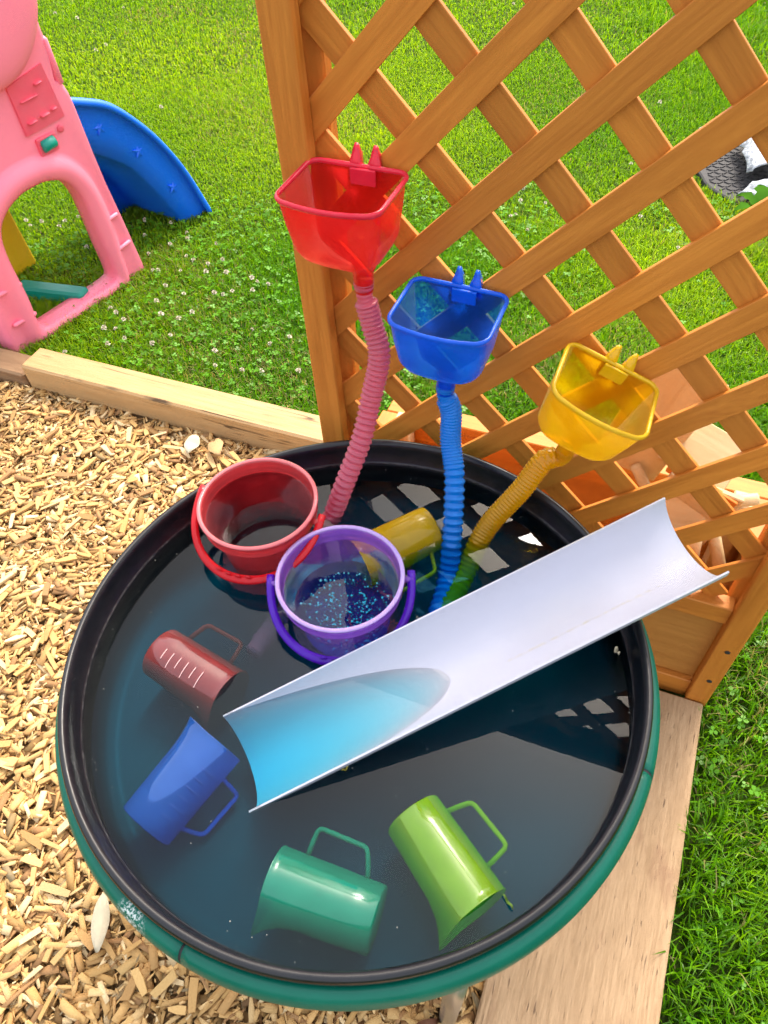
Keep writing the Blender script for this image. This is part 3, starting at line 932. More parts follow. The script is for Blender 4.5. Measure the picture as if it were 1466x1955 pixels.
def jug(label, mat, base, ang, spout_side, zc0, zc1, roll, marks=None, spf=1.0):
    """zc0/zc1: height of the axis at base and mouth"""
    dirv = Vector((math.cos(R(ang)), math.sin(R(ang)), 0)) * 0.121
    a = Vector((base[0], base[1], zc0)); b = Vector((base[0] + dirv.x, base[1] + dirv.y, zc1))
    x = (b - a).normalized(); y = Vector((0, 0, 1)).cross(x).normalized(); z = x.cross(y)
    M = frame_M(a, x, y, z) @ Matrix.Rotation(R(roll), 4, 'X') @ Matrix.Scale(1.02, 4)
    root = obj('measuring_jug', None, None, None, M)
    tag(root, label, 'jug', 'measuring jugs floating in the tray')
    bd, hd, mk_ = jug_meshes(spout_side, spf)
    obj('jug_body', bd, mat, root, M)
    obj('handle', hd, mat, root, M)
    if marks:
        obj('measuring_marks', mk_, marks, root, M)
    return root

MJ_RED = plastic('jug_red', (0.66, 0.11, 0.10), 0.55, (0.85, 0.45, 0.42), 0.15, 0.4, 2.1)
MJ_BLUE = plastic('jug_blue', (0.02, 0.19, 0.72), 0.42, (0.3, 0.5, 0.95), 0.15, 0.4, 2.1)
MJ_TEAL = plastic('jug_teal', (0.01, 0.46, 0.27), 0.42, (0.35, 0.85, 0.65), 0.15, 0.4, 2.1)
MJ_LIME = plastic('jug_lime', (0.38, 0.72, 0.02), 0.42, (0.7, 0.95, 0.3), 0.15, 0.45, 2.1)
MJ_YEL = plastic('jug_yellow', (0.98, 0.60, 0.01), 0.42, (0.9, 0.7, 0.2), 0.2, 0.4, 1.0, 0.1)
M_MARKL = solid_plastic('marks_light', (0.75, 0.45, 0.42), 0.4)
M_MARKD = solid_plastic('marks_blue', (0.05, 0.12, 0.45), 0.4)
jug('translucent brownish red measuring jug with pale marks, left of the purple bucket', MJ_RED, (-0.3295, 0.5357), -36.3, -1, 0.5150, 0.5100, 10, M_MARKL)
jug('blue measuring jug floating below the red one, its base lowest', MJ_BLUE, (-0.3197, 0.3009), 49.5, 1, 0.5020, 0.5170, 42, M_MARKD, 0.45)
jug('teal green measuring jug with its handle upwards, nearest the front of the tray', MJ_TEAL, (-0.0405, 0.1786), 158.0, 1, 0.5105, 0.5105, -16)
jug('lime green measuring jug floating at the right front of the tray', MJ_LIME, (0.0079, 0.2891), -60.2, -1, 0.5115, 0.5115, 18)
jug('yellow measuring jug lying high in the water behind the purple bucket', MJ_YEL, (0.0720, 0.7123), -154.4, -1, 0.5300, 0.5250, -12)

# ------------------------------------------------------------------ buckets
def bucket(label, mat, mat_rim, mat_h, mat_lip, c, rim_z, axis_deg, tilt=(0, 0)):
    M = T(c[0], c[1], rim_z) @ Matrix.Rotation(R(axis_deg), 4, 'Z') @ Matrix.Rotation(R(tilt[0]), 4, 'X') @ Matrix.Rotation(R(tilt[1]), 4, 'Y') @ Matrix.Scale(0.965, 4)
    root = obj('toy_bucket', None, None, None, M)
    tag(root, label, 'bucket', 'toy buckets in the tray')
    H = -0.122
    body = lathe([(0.0006, H), (0.060, H), (0.0640, H + 0.002), (0.066, H + 0.006), (0.0735, -0.060), (0.0800, -0.024), (0.0826, -0.0195)], 72, True, False)
    obj('bucket_body', body, mat, root, M)
    rim = lathe([(0.0824, -0.0225), (0.0880, -0.0235), (0.0890, -0.0215), (0.0878, -0.0195), (0.0880, -0.0060), (0.0905, -0.0045), (0.0920, -0.0020), (0.0912, 0.0005), (0.0885, 0.0016), (0.0858, 0.0008), (0.0846, -0.0025), (0.0842, -0.0120), (0.0824, -0.0190)], 72)
    obj('rim', rim, mat_rim, root, M)
    lip = lathe([(0.0890 + 0.0034 * math.cos(2 * math.pi * k / 10), 0.0008 + 0.0026 * math.sin(2 * math.pi * k / 10)) for k in range(10)], 72)
    obj('lip', lip, mat_lip, root, M)
    # handle: half hoop hinged on the two sides, lying forward
    pts = []
    for i in range(41):
        a = math.pi * i / 40
        x = -0.1010 * math.cos(a); y = -0.104 * math.sin(a) ** 0.9; z = -0.013 - 0.045 * math.sin(a) ** 0.8
        pts.append(Vector((x, y, z)))
    pts = [pts[0] + Vector((0, 0.012, 0.004))] + pts + [pts[-1] + Vector((0, 0.012, 0.004))]
    def wid(i):
        return 0.0098 + 0.0022 * math.exp(-((i - 21) / 6.0) ** 2)
    hd = obj('handle', sweep(pts, lambda i: 0.0050, lambda i: 0.62 * wid(i), 12, True, True), mat_h, root, M)
    for k in range(4):
        i = 21 + int((k - 1.5) * 2.6)
        obj('grip_bump', sweep([pts[i] + Vector((-0.004, 0.000, 0.0078)), pts[i] + Vector((0, 0.000, 0.0095)), pts[i] + Vector((0.004, 0.000, 0.0078))], 0.0022, None, 8), mat_h, hd, M)
    for sx in (-1, 1):
        me = sweep([Vector((sx * 0.086, 0, -0.013)), Vector((sx * 0.104, 0, -0.013))], 0.0048, None, 12)
        obj('hinge_pin', me, mat_rim, root, M)
    return root
MB_RED = plastic('bucket_red', (0.80, 0.02, 0.03), 0.74, (0.92, 0.16, 0.20), 0.28, 0.4, 0.5)
MB_REDR = plastic('bucket_red_rim', (0.95, 0.10, 0.11), 0.40, (0.9, 0.3, 0.3), 0.15, 0.45)
MB_REDH = plastic('bucket_red_handle', (0.80, 0.01, 0.02), 0.06, None, 0.25, 0.35)
MB_PUR = plastic('bucket_purple', (0.44, 0.12, 0.88), 0.74, (0.74, 0.56, 0.96), 0.22, 0.4)
MB_PURR = plastic('bucket_purple_rim', (0.52, 0.20, 0.95), 0.48, (0.72, 0.5, 0.95), 0.12, 0.45)
MB_REDL = plastic('bucket_red_lip', (1.0, 0.26, 0.27), 0.15, (1, 0.6, 0.6), 0.22, 0.3)
MB_PURL = plastic('bucket_purple_lip', (0.74, 0.52, 0.98), 0.25, (0.85, 0.7, 1.0), 0.22, 0.3)
MB_PURH = plastic('bucket_purple_handle', (0.10, 0.005, 0.55), 0.06, None, 0.25, 0.35)
bucket('clear red toy bucket with red handle, by the back left rim of the tray', MB_RED, MB_REDR, MB_REDH, MB_REDL, (-0.1835, 0.7125), 0.620, -22.7, (0, 0))
bucket('clear purple toy bucket with dark purple handle, in front of the red bucket', MB_PUR, MB_PURR, MB_PURH, MB_PURL, (-0.0665, 0.5815), 0.603, -3.0, (0, 0))

# air bubbles clinging to the inside of the buckets
def bubbles(c, nb, seed, smin, smax, zb):
    r = random.Random(seed); V = []; F = []
    ph_ = (1 + 5 ** .5) / 2
    ico = [Vector(v).normalized() for v in ((-1, ph_, 0), (1, ph_, 0), (-1, -ph_, 0), (1, -ph_, 0), (0, -1, ph_), (0, 1, ph_), (0, -1, -ph_), (0, 1, -ph_), (ph_, 0, -1), (ph_, 0, 1), (-ph_, 0, -1), (-ph_, 0, 1))]
    fi = [(0, 11, 5), (0, 5, 1), (0, 1, 7), (0, 7, 10), (0, 10, 11), (1, 5, 9), (5, 11, 4), (11, 10, 2), (10, 7, 6), (7, 1, 8), (3, 9, 4), (3, 4, 2), (3, 2, 6), (3, 6, 8), (3, 8, 9), (4, 9, 5), (2, 4, 11), (6, 2, 10), (8, 6, 7), (9, 8, 1)]
    for k in range(nb):
        a = r.uniform(0, 6.28); rr = 0.057 * math.sqrt(r.uniform(0, 1))
        p = Vector((c[0] + rr * math.cos(a), c[1] + rr * math.sin(a), zb + 0.0008))
        if r.uniform(0, 1) < 0.25:
            a = r.uniform(0.2, 3.0); hh = r.uniform(0, 0.03)
            p = Vector((c[0] + (0.0612 + hh * 0.16) * math.cos(a), c[1] + (0.0612 + hh * 0.16) * math.sin(a), zb + 0.004 + hh))
        s = r.uniform(smin, smax) * (0.6 if r.uniform(0, 1) < 0.6 else 1.2)
        i = len(V); V += [p + v * s for v in ico]; F += [(i + x, i + y, i + z) for x, y, z in fi]
    return mk(V, F, True)
g_ = NT('bubble'); M_BUB = g_.done(g_.principled((0.85, 0.92, 0.95), 0.15))
tag(obj('air_bubbles', bubbles((-0.0665, 0.5815), 420, 4, 0.0009, 0.0022, 0.4875), M_BUB), 'tiny pale air bubbles on the bottom of the purple bucket', 'bubbles', kind='stuff')
tag(obj('air_bubbles', bubbles((-0.1835, 0.7125), 170, 9, 0.0003, 0.0006, 0.5045), M_BUB), 'fine silvery air bubbles inside the red bucket', 'bubbles', kind='stuff')

# ------------------------------------------------------------------ funnels with hoses
def rr_loop(w_, dp, rad, bow, z_, y0=0.0, n=10, cx=0.0):
    """rounded rectangle: back edge at y0, front edge at y0-dp, the front bowed outwards; counter-clockwise"""
    lp = []
    hw = w_ / 2
    cs = [(hw - rad, y0 - rad, 0), (-hw + rad, y0 - rad, 90), (-hw + rad, y0 - dp + rad, 180), (hw - rad, y0 - dp + rad, 270)]
    for k, (x, y, a0) in enumerate(cs):
        for i in range(n):
            a = R(a0 + 90 * i / (n - 1))
            lp.append((x + rad * math.cos(a), y + rad * math.sin(a)))
        nx = cs[(k + 1) % 4]
        a = R(a0 + 90)
        p0 = (x + rad * math.cos(a), y + rad * math.sin(a)); p1 = (nx[0] + rad * math.cos(a), nx[1] + rad * math.sin(a))
        for i in range(1, 6):
            t = i / 6
            lp.append((p0[0] + (p1[0] - p0[0]) * t, p0[1] + (p1[1] - p0[1]) * t))
    out = []
    for x, y in lp:
        f = max(0.0, min(1.0, (y0 - y) / dp))
        yy = y - bow * f * (1 - (x / hw) ** 2)
        out.append(Vector((x + cx, yy, z_)))
    return out
def circ_loop(r_, z_, c, n, ref):
    out = []
    for p in ref:
        a = math.atan2(p.y - c[1], p.x - c[0])
        out.append(Vector((c[0] + r_ * math.cos(a), c[1] + r_ * math.sin(a), z_)))
    return out

def corrugated(path, r_big, r_small, pitch, stretch, neck=0.03, r_neck=0.012):
    """bellows hose; stretch(s) gives the pitch multiplier along the length, 0 means plain closed ribs"""
    pts, L = resample(path, 0.0012)
    step = L / (len(pts) - 1)
    ph = 0.0; rads = []
    for i in range(len(pts)):
        s = i * step
        k = stretch(s / L)
        ph += step / (pitch * k)
        amp = (r_big - r_small) * (0.45 + 0.55 * min(1, max(0, (k - 0.5) * 1.2)))
        w_ = abs((ph % 1.0) * 2 - 1)
        rr = r_big - amp + amp * w_
        if s < neck:
            t = s / neck
            rr = r_neck * 1.0 + (r_small * 0.93 - r_neck) * (1 if t > 0.35 else 0) + 0.0012 * w_
        if L - s < 0.014:
            rr = r_neck
        rads.append(rr)
    return sweep(pts, lambda i: rads[i], None, 20, True, True)

def funnel(label, s0, z0, roll, mats, hose_pts, pitch, r_big, r_small, stretch, neck=0.03, cx=0.008):
    """s0: middle of the back rim, z0: rim height; roll: turn in the trellis plane"""
    M = MT @ T(s0, -0.012, z0) @ Matrix.Rotation(R(roll), 4, 'Y')
    root = obj('funnel', None, None, None, M)
    tag(root, label, 'funnel', 'funnels hung on the trellis')
    mb, mrim, mh = mats
    ref = rr_loop(0.130, 0.104, 0.015, 0.012, 0)
    c = (cx, -0.056)
    def sect(w_, dp, rad, bow, z_, y0): return rr_loop(w_, dp, rad, bow, z_, y0)
    outer = [sect(0.130, 0.104, 0.014, 0.012, -0.004, 0.0), sect(0.124, 0.099, 0.016, 0.012, -0.035, -0.002), sect(0.116, 0.092, 0.019, 0.011, -0.068, -0.004), sect(0.106, 0.084, 0.022, 0.008, -0.080, -0.008), sect(0.080, 0.062, 0.022, 0.004, -0.091, -0.020)]
    outer += [circ_loop(0.0175, -0.100, c, 0, ref), circ_loop(0.0138, -0.106, c, 0, ref), circ_loop(0.0124, -0.135, c, 0, ref)]
    inner = [circ_loop(0.0104, -0.135, c, 0, ref), circ_loop(0.0112, -0.105, c, 0, ref), circ_loop(0.0155, -0.0985, c, 0, ref)]
    inner += [sect(0.078, 0.060, 0.021, 0.004, -0.0893, -0.021), sect(0.1035, 0.0815, 0.021, 0.008, -0.0785, -0.0095), sect(0.1128, 0.0888, 0.018, 0.011, -0.067, -0.0055), sect(0.1208, 0.0958, 0.015, 0.012, -0.035, -0.0036), sect(0.1268, 0.1008, 0.013, 0.012, -0.004, -0.0016)]
    obj('bowl', loft(outer, True, False, False, True), mb, root, M)
    rimp = rr_loop(0.1315, 0.1055, 0.0148, 0.012, -0.001, 0.0008)
    V = []; F = []; n = len(rimp)
    for i in range(n):
        p = rimp[i]; t = (rimp[(i + 1) % n] - rimp[i - 1]).normalized(); nn = Vector((t.y, -t.x, 0))
        for k in range(8):
            a = 2 * math.pi * k / 8
            V.append(p + nn * (0.0030 * math.cos(a)) + Vector((0, 0, 0.0036 * math.sin(a))))
    for i in range(n):
        for k in range(8):
            i2, k2 = (i + 1) % n, (k + 1) % 8
            F.append((i * 8 + k, i * 8 + k2, i2 * 8 + k2, i2 * 8 + k))
    obj('rim', recalc(mk(V, F, True)), mrim, root, M)
    # hook: a tab over the back rim and two prongs that stand up behind it
    obj('hook_plate', cbox(0.034, 0.004, 0.020, 0.0012), mrim, root, M @ T(0.006, -0.0052, -0.011))
    for x in (-0.0065, 0.0185):
        V = []; F = []
        prof = [(0.010, -0.016), (0.0135, 0.010), (0.0120, 0.018), (0.0095, 0.023), (0.0065, 0.018), (0.0040, 0.010), (0.000, -0.002), (0.002, -0.016)]
        for dx in (-0.0098, -0.0080, 0.0080, 0.0098):
            sc_ = 0.75 if abs(dx) > 0.009 else 1.0
            for y, z_ in prof:
                V.append((x + dx * (1 - max(0, z_) * 31), 0.007 + (y - 0.007) * sc_ + 0.0, z_ * (sc_ if z_ > 0 else 1)))
        m = len(prof)
        for q in range(3):
            for k in range(m):
                k2 = (k + 1) % m
                F.append((q * m + k, q * m + k2, (q + 1) * m + k2, (q + 1) * m + k))
        F += [list(range(m))[::-1], list(range(3 * m, 4 * m))]
        obj('hook_prong', recalc(mk(V, F, True)), mrim, root, M)
    top = (M @ Vector((c[0], c[1], -0.122))); mid = (M @ Vector((c[0], c[1], -0.142)))
    pth = spline([top, mid] + [S(*q) for q in hose_pts], 12)
    I = corrugated(pth, r_big, r_small, pitch, stretch, neck, 0.0128)
    obj('hose', I, mh, root, Matrix.Identity(4))
    return root

MF_RED = (plastic('funnel_red', (1.0, 0.022, 0.026), 0.56, (1.0, 0.30, 0.20), 0.34, 0.62, 0.45), plastic('funnel_red_rim', (0.95, 0.03, 0.07), 0.15, (0.9, 0.3, 0.3), 0.2, 0.2), plastic('hose_pink', (1.0, 0.22, 0.33), 0.22, (1.0, 0.68, 0.72), 0.3, 0.6))
MF_BLUE = (plastic('funnel_blue', (0.002, 0.12, 1.0), 0.54, (0.12, 0.56, 1.0), 0.34, 0.62, 0.45), plastic('funnel_blue_rim', (0.005, 0.13, 0.86), 0.10, (0.2, 0.5, 0.95), 0.2, 0.2), plastic('hose_blue', (0.004, 0.30, 1.0), 0.16, (0.2, 0.6, 1.0), 0.25, 0.45))
MF_YEL = (plastic('funnel_yellow', (1.0, 0.58, 0.0005), 0.46, (1.0, 0.84, 0.05), 0.34, 0.66, 0.45), plastic('funnel_yellow_rim', (0.90, 0.54, 0.008), 0.12, (0.95, 0.8, 0.2), 0.2, 0.2), plastic('hose_yellow', (1.0, 0.52, 0.001), 0.22, (1.0, 0.85, 0.12), 0.3, 0.6))
funnel('red funnel with a long pink ribbed hose, highest on the trellis', -0.379, 1.010, 1, MF_RED,
       [(-0.350, -0.072, 0.828), (-0.336, -0.085, 0.786), (-0.344, -0.105, 0.724), (-0.351, -0.135, 0.666), (-0.370, -0.165, 0.599), (-0.390, -0.192, 0.530), (-0.400, -0.240, 0.492), (-0.396, -0.310, 0.482), (-0.400, -0.390, 0.500), (-0.403, -0.436, 0.508)],
       0.0112, 0.0165, 0.0112, lambda t: 0.60 + 0.45 * min(1, max(0, (t - 0.12) / 0.35)), 0.030, 0.022)
funnel('blue funnel with a bright blue ribbed hose, middle one on the trellis', -0.244, 0.868, 2, MF_BLUE,
       [(-0.235, -0.070, 0.700), (-0.229, -0.087, 0.658), (-0.213, -0.115, 0.622), (-0.203, -0.145, 0.580), (-0.194, -0.180, 0.530), (-0.190, -0.205, 0.495), (-0.186, -0.245, 0.480), (-0.184, -0.285, 0.478)],
       0.0112, 0.0163, 0.0122, lambda t: 0.44 if t < 0.33 else 0.44 + 0.66 * min(1, (t - 0.33) / 0.05), 0.026, 0.004)
funnel('yellow funnel with an orange yellow hose, lowest and rightmost on the trellis', -0.030, 0.793, 20, MF_YEL,
       [(-0.092, -0.078, 0.652), (-0.113, -0.105, 0.612), (-0.145, -0.135, 0.561), (-0.158, -0.160, 0.530), (-0.164, -0.185, 0.500), (-0.170, -0.225, 0.484), (-0.176, -0.270, 0.480)],
       0.0100, 0.0168, 0.0135, lambda t: 0.54 if t < 0.58 else 0.54 + 0.45 * min(1, (t - 0.58) / 0.06), 0.028)

# ------------------------------------------------------------------ pink climbing frame with slide
PE = Vector((0.599, 0.801, 0)); PM = Vector((0.801, -0.599, 0))
MP = frame_M(Vector((-1.119, 1.945, 0)), PE, -PM, Vector((0, 0, 1)))      # u, depth backwards, z
play = obj('toddler_climber', None, None, None, MP)
tag(play, 'pink plastic toddler climber with an arched opening and a blue slide', 'climber')
def panel_mesh():
    c = Vector((0.275, 0.24)); N = 128
    hole_pts = [(0.120, 0.040), (0.275, 0.040), (0.425, 0.040), (0.442, 0.068), (0.436, 0.16), (0.430, 0.27), (0.420, 0.350), (0.384, 0.408), (0.325, 0.434), (0.275, 0.438), (0.225, 0.434), (0.168, 0.412), (0.126, 0.372), (0.110, 0.30), (0.112, 0.16), (0.106, 0.068)]
    out_pts = [(-0.005, -0.02), (0.275, -0.02), (0.567, -0.02), (0.560, 0.06), (0.546, 0.18), (0.524, 0.343), (0.508, 0.59), (0.502, 0.635), (0.490, 0.657), (0.452, 0.663), (0.448, 0.745), (0.488, 0.748), (0.487, 0.80), (0.48, 0.95), (0.40, 1.03), (0.275, 1.05), (0.15, 1.03), (0.07, 0.95), (0.062, 0.80), (0.06, 0.66), (0.045, 0.60), (0.025, 0.343), (0.0, 0.12)]
    def ray_hit(poly, a):
        d = Vector((math.cos(a), math.sin(a))); best = 0.0
        m = len(poly)
        for i in range(m):
            p, q = Vector(poly[i]) - c, Vector(poly[(i + 1) % m]) - c
            e = q - p; den = d.x * e.y - d.y * e.x
            if abs(den) < 1e-9: continue
            t = (p.x * e.y - p.y * e.x) / den; s_ = (p.x * d.y - p.y * d.x) / den
            if t > 0 and -1e-6 <= s_ <= 1 + 1e-6: best = max(best, t)
        return best
    hp = [tuple(v)[:2] for v in spline([(x, y, 0) for x, y in hole_pts + hole_pts[:1]], 5)][:-1]
    angs = [2 * math.pi * i / N for i in range(N)]
    loops = []
    TH = 0.075
    ho = [ray_hit(hp, a) for a in angs]; ou = [ray_hit(out_pts, a) for a in angs]
    def ring(fn):
        lp = []
        for a, h_, o_ in zip(angs, ho, ou):
            r_, dep = fn(h_, o_)
            lp.append((c.x + r_ * math.cos(a), dep, c.y + r_ * math.sin(a)))
        return lp
    loops.append(ring(lambda h_, o_: (h_ + 0.004, TH)))
    loops.append(ring(lambda h_, o_: (h_ - 0.001, 0.045)))
    loops.append(ring(lambda h_, o_: (h_, 0.018)))
    for k in range(8):
        t = k / 7
        w_ = 0.070
        loops.append(ring(lambda h_, o_, t=t: (h_ + min(w_, (o_ - h_) * 0.75) * t, 0.010 - 0.022 * math.sin(math.pi * (0.12 + 0.88 * t)) ** 0.8 if t < 1 else 0.010)))
    loops.append(ring(lambda h_, o_: (h_ + min(0.078, (o_ - h_) * 0.80), 0.011)))
    for f_, dep in ((0.5, 0.008), (0.90, 0.006)):
        loops.append(ring(lambda h_, o_, f_=f_, dep=dep: (h_ + 0.078 + max(0, o_ - h_ - 0.078) * f_ if o_ - h_ > 0.1 else h_ + (o_ - h_) * (0.80 + 0.17 * f_), dep)))
    loops.append(ring(lambda h_, o_: (o_ - 0.003, 0.009)))
    loops.append(ring(lambda h_, o_: (o_, 0.018)))
    loops.append(ring(lambda h_, o_: (o_ + 0.004, TH)))
    V = [q for lp in loops for q in lp]; F = []
    m = len(loops)
    for i in range(m):
        i2 = (i + 1) % m
        for j in range(N):
            k = (j + 1) % N
            F.append((i * N + j, i * N + k, i2 * N + k, i2 * N + j))
    return recalc(mk(V, F, True))
obj('side_panel', panel_mesh(), M_PINK, play, MP)
def bar_between(name, a, b, r_, mat, ry=None):
    a, b = Vector(a), Vector(b)
    return obj(name, sweep([a, a.lerp(b, 0.06), a.lerp(b, 0.94), b], lambda i: r_ if i in (1, 2) else r_ * 0.6, (lambda i: (ry or r_) if i in (1, 2) else (ry or r_) * 0.6), 12), mat, play, MP)
for a, b in (((0.446, 0.000, 0.237), (0.524, 0.003, 0.240)), ((0.460, 0.000, 0.131), (0.537, 0.003, 0.136)), ((0.030, 0.003, 0.213), (0.112, 0.000, 0.210)), ((0.030, 0.003, 0.104), (0.114, 0.000, 0.104))):
    bar_between('raised_rib', a, b, 0.0075, M_PINK)
bar_between('grip_bar', (0.492, 0.03, 0.640), (0.487, 0.03, 0.765), 0.013, M_PINK, 0.028)
# domed hood on the upper part
hood = []
for k in range(9):
    t = k / 8
    hood.append([(0.262 + (0.245 - 0.03 * (1 - math.cos(t * 1.57))) * math.cos(a) * (1 - 0.55 * t ** 3), 0.010 - 0.062 * math.sin(t * 1.57) ** 0.8, 0.935 + (0.245 - 0.03 * (1 - math.cos(t * 1.57))) * math.sin(a) * (1 - 0.55 * t ** 3)) for a in [2 * math.pi * j / 48 for j in range(48)]])
obj('hood', loft(hood, True, False, True, True), M_PINK, play, MP)
# moulded picture panel, green roller and its housing
V = []
obj('picture_panel', recalc(mk([(0.322, y, 0.562) if k == 0 else (0.461, y, 0.569) if k == 1 else (0.446, y, 0.712) if k == 2 else (0.318, y, 0.690) for y in (0.0035, 0.009) for k in range(4)], [(0, 1, 2, 3), (7, 6, 5, 4), (0, 4, 5, 1), (1, 5, 6, 2), (2, 6, 7, 3), (3, 7, 4, 0)])), M_PINKRED, play, MP)
for u0, u1, zc_, zh in ((0.338, 0.366, 0.590, 0.012), (0.384, 0.412, 0.594, 0.013), (0.424, 0.442, 0.598, 0.010), (0.340, 0.400, 0.645, 0.007), (0.400, 0.425, 0.672, 0.010)):
    bar_between('picture_relief', (u0, 0.003, zc_), (u1, 0.003, zc_ + 0.003), 0.003, M_PINKRED, zh)
obj('roller_housing', cbox(0.066, 0.012, 0.048, 0.004), M_PINKRED, play, MP @ T(0.376, 0.0085, 0.520))
bar_between('green_roller', (0.352, 0.004, 0.520), (0.401, 0.004, 0.523), 0.017, M_TEALP)
bar_between('moulded_dimple', (0.434, 0.003, 0.5425), (0.434, 0.008, 0.5425), 0.010, M_PINKRED)
# slide
top_c = spline([(0.47, 0, 0.590), (0.52, 0, 0.578), (0.582, 0, 0.556), (0.679, 0, 0.511), (0.762, 0, 0.436), (0.844, 0, 0.335), (0.924, 0, 0.196), (1.005, 0, -0.01)], 6)
low_c = spline([(0.47, 0, 0.430), (0.52, 0, 0.420), (0.580, 0, 0.395), (0.655, 0, 0.345), (0.735, 0, 0.275), (0.800, 0, 0.175), (0.855, 0, 0.075), (0.905, 0, -0.03)], 6)
loops = []
for a, b in zip(top_c, low_c):
    dn = (a - b).normalized()
    row = []
    for q, (pt, dep, dz) in enumerate(((a, 0.085, -0.018), (a, 0.080, -0.006), (a, 0.090, 0.004), (a, 0.103, 0.000), (a, 0.108, -0.012), (a.lerp(b, 0.5), 0.116, 0), (b, 0.130, 0), (b, 0.150, -0.004), (b, 0.28, -0.004), (b, 0.41, -0.004), (b, 0.43, 0), (a, 0.45, 0))):
        p = pt + dn * dz
        row.append((p.x, dep, p.z))
    loops.append(row)
sl = obj('slide', loft(loops, False, False, False, True), M_SLIDE, play, MP)
md = sl.modifiers.new('wall', 'SOLIDIFY'); md.thickness = 0.006; md.offset = 0
loops = []
for b in low_c:
    if b.x < 0.70: continue
    loops.append([(b.x, 0.40, b.z - 0.004), (b.x, 0.405, min(b.z, 0) - 0.01)])
sk = obj('slide_skirt', loft(loops, False, False, False, True), M_SLIDE, play, MP)
md = sk.modifiers.new('wall', 'SOLIDIFY'); md.thickness = 0.006; md.offset = 0
for u, z_, rt in ((0.640, 0.449, 0.1), (0.763, 0.326, -0.1), (0.868, 0.154, -0.3)):
    V = [(0, -0.0035, 0)]
    for k in range(10):
        a = math.pi / 2 + k * math.pi / 5 + rt; rr = 0.024 if k % 2 == 0 else 0.0095
        V.append((rr * math.cos(a), 0.001, rr * math.sin(a)))
    V += [(v[0], 0.006, v[2]) for v in V[1:]]
    F = [(0, 1 + k, 1 + (k + 1) % 10) for k in range(10)] + [(1 + k, 11 + k, 11 + (k + 1) % 10, 1 + (k + 1) % 10) for k in range(10)]
    obj('star', recalc(mk(V, F)), M_SLIDE, sl, MP @ T(u, 0.1105, z_) @ Matrix.Rotation(R(-6), 4, 'X'))
obj('deck', cbox(0.42, 0.36, 0.03, 0.008), M_PINK, play, MP @ T(0.28, 0.235, 0.462))
# far yellow panel and the green ground bar
obj('rear_panel', cbox(0.50, 0.035, 0.62, 0.012), M_YELLOWP, play, MP @ T(0.125, 0.41, 0.30) @ Matrix.Rotation(R(-4), 4, 'Y'))
pa, pb = Vector((-1.20, 2.30, 0.028)), Vector((-0.955, 2.222, 0.028))
x_ = (pb - pa); Lb = x_.length; x_.normalize(); z_ = Vector((0, 0, 1)); y_ = z_.cross(x_)
obj('ground_bar', cbox(Lb, 0.055, 0.055, 0.008), M_TEALP, play, frame_M((pa + pb) / 2, x_, y_, z_))

# ------------------------------------------------------------------ far right: rubber tile, bark, poles
mt = obj('rubber_tile', None, None, None, T(1.62, 2.72, 0.0))
tag(mt, 'black rubber tile with a woven tread, lying in the grass at right', 'mat')
tile_M = T(1.62, 2.74, 0.022) @ Matrix.Rotation(R(-12), 4, 'Z')
V = []; n = 40
lp0 = []; lp1 = []
for j in range(n):
    a = 2 * math.pi * j / n
    rr = 0.31 * (1 + 0.03 * math.sin(5 * a) + 0.02 * math.sin(9 * a + 1))
    lp0.append((rr * math.cos(a), rr * math.sin(a), -0.03)); lp1.append((rr * math.cos(a), rr * math.sin(a), 0.0))
lp2 = [(x * 0.98, y * 0.98, 0.004) for x, y, _ in lp1]
obj('tile_slab', loft([lp0, lp1, lp2], True, True, True, False), M_BLACKM, mt, tile_M)
V = []; F = []
for i in range(-11, 12):
    for j in range(-11, 12):
        x, y = i * 0.026, j * 0.026
        if math.hypot(x, y) > 0.285: continue
        a = R(45) if (i + j) % 2 else R(-45)
        cs, sn = math.cos(a), math.sin(a); k0 = len(V)
        for (u, v, zz_) in ((-0.013, -0.0055, 0.003), (0.013, -0.0055, 0.003), (0.013, 0.0055, 0.003), (-0.013, 0.0055, 0.003), (-0.011, -0.003, 0.008), (0.011, -0.003, 0.008), (0.011, 0.003, 0.008), (-0.011, 0.003, 0.008)):
            V.append((x + u * cs - v * sn, y + u * sn + v * cs, zz_))
        F += [(k0 + 4, k0 + 5, k0 + 6, k0 + 7)] + [(k0 + q, k0 + (q + 1) % 4, k0 + 4 + (q + 1) % 4, k0 + 4 + q) for q in range(4)]
tag(obj('tread', recalc(mk(V, F)), M_BLACKM, mt, tile_M), kind='stuff')
g_ = NT('silver_bark')
tc_ = g_.n('ShaderNodeTexCoord').outputs['Object']
a_ = g_.noise(tc_, 55, 6, 0.7); b_ = g_.noise(tc_, 14, 4)
cc = g_.mix(g_.mapr(a_, 0.40, 0.62, 0, 1), (0.20, 0.22, 0.25), (0.66, 0.69, 0.74))
cc = g_.mix(g_.mapr(b_, 0.62, 0.70, 0, 0.8), cc, (0.06, 0.06, 0.06))
M_BARK = g_.done(g_.principled(cc, 0.7, g_.bump(a_, 0.5, 0.006), 0.3))
def bark_sheet(seed, w_, l_, curl):
    r = random.Random(seed); nx, ny = 14, 10
    rows = []
    ph = r.uniform(0, 6)
    for i in range(nx):
        u = i / (nx - 1) - 0.5; row = []
        for j in range(ny):
            v = j / (ny - 1) - 0.5
            e = 1 - 0.25 * abs(math.sin(7 * u + ph)) * (abs(v) > 0.35)
            a = v * curl
            row.append((u * l_ + 0.012 * math.sin(9 * v + ph), math.sin(a) * w_ / curl * e, (math.cos(a) - 1) * w_ / curl + 0.014 * math.sin(8 * u + 3 * v + ph)))
        rows.append(row)
    return loft(rows, False, False, False, True)
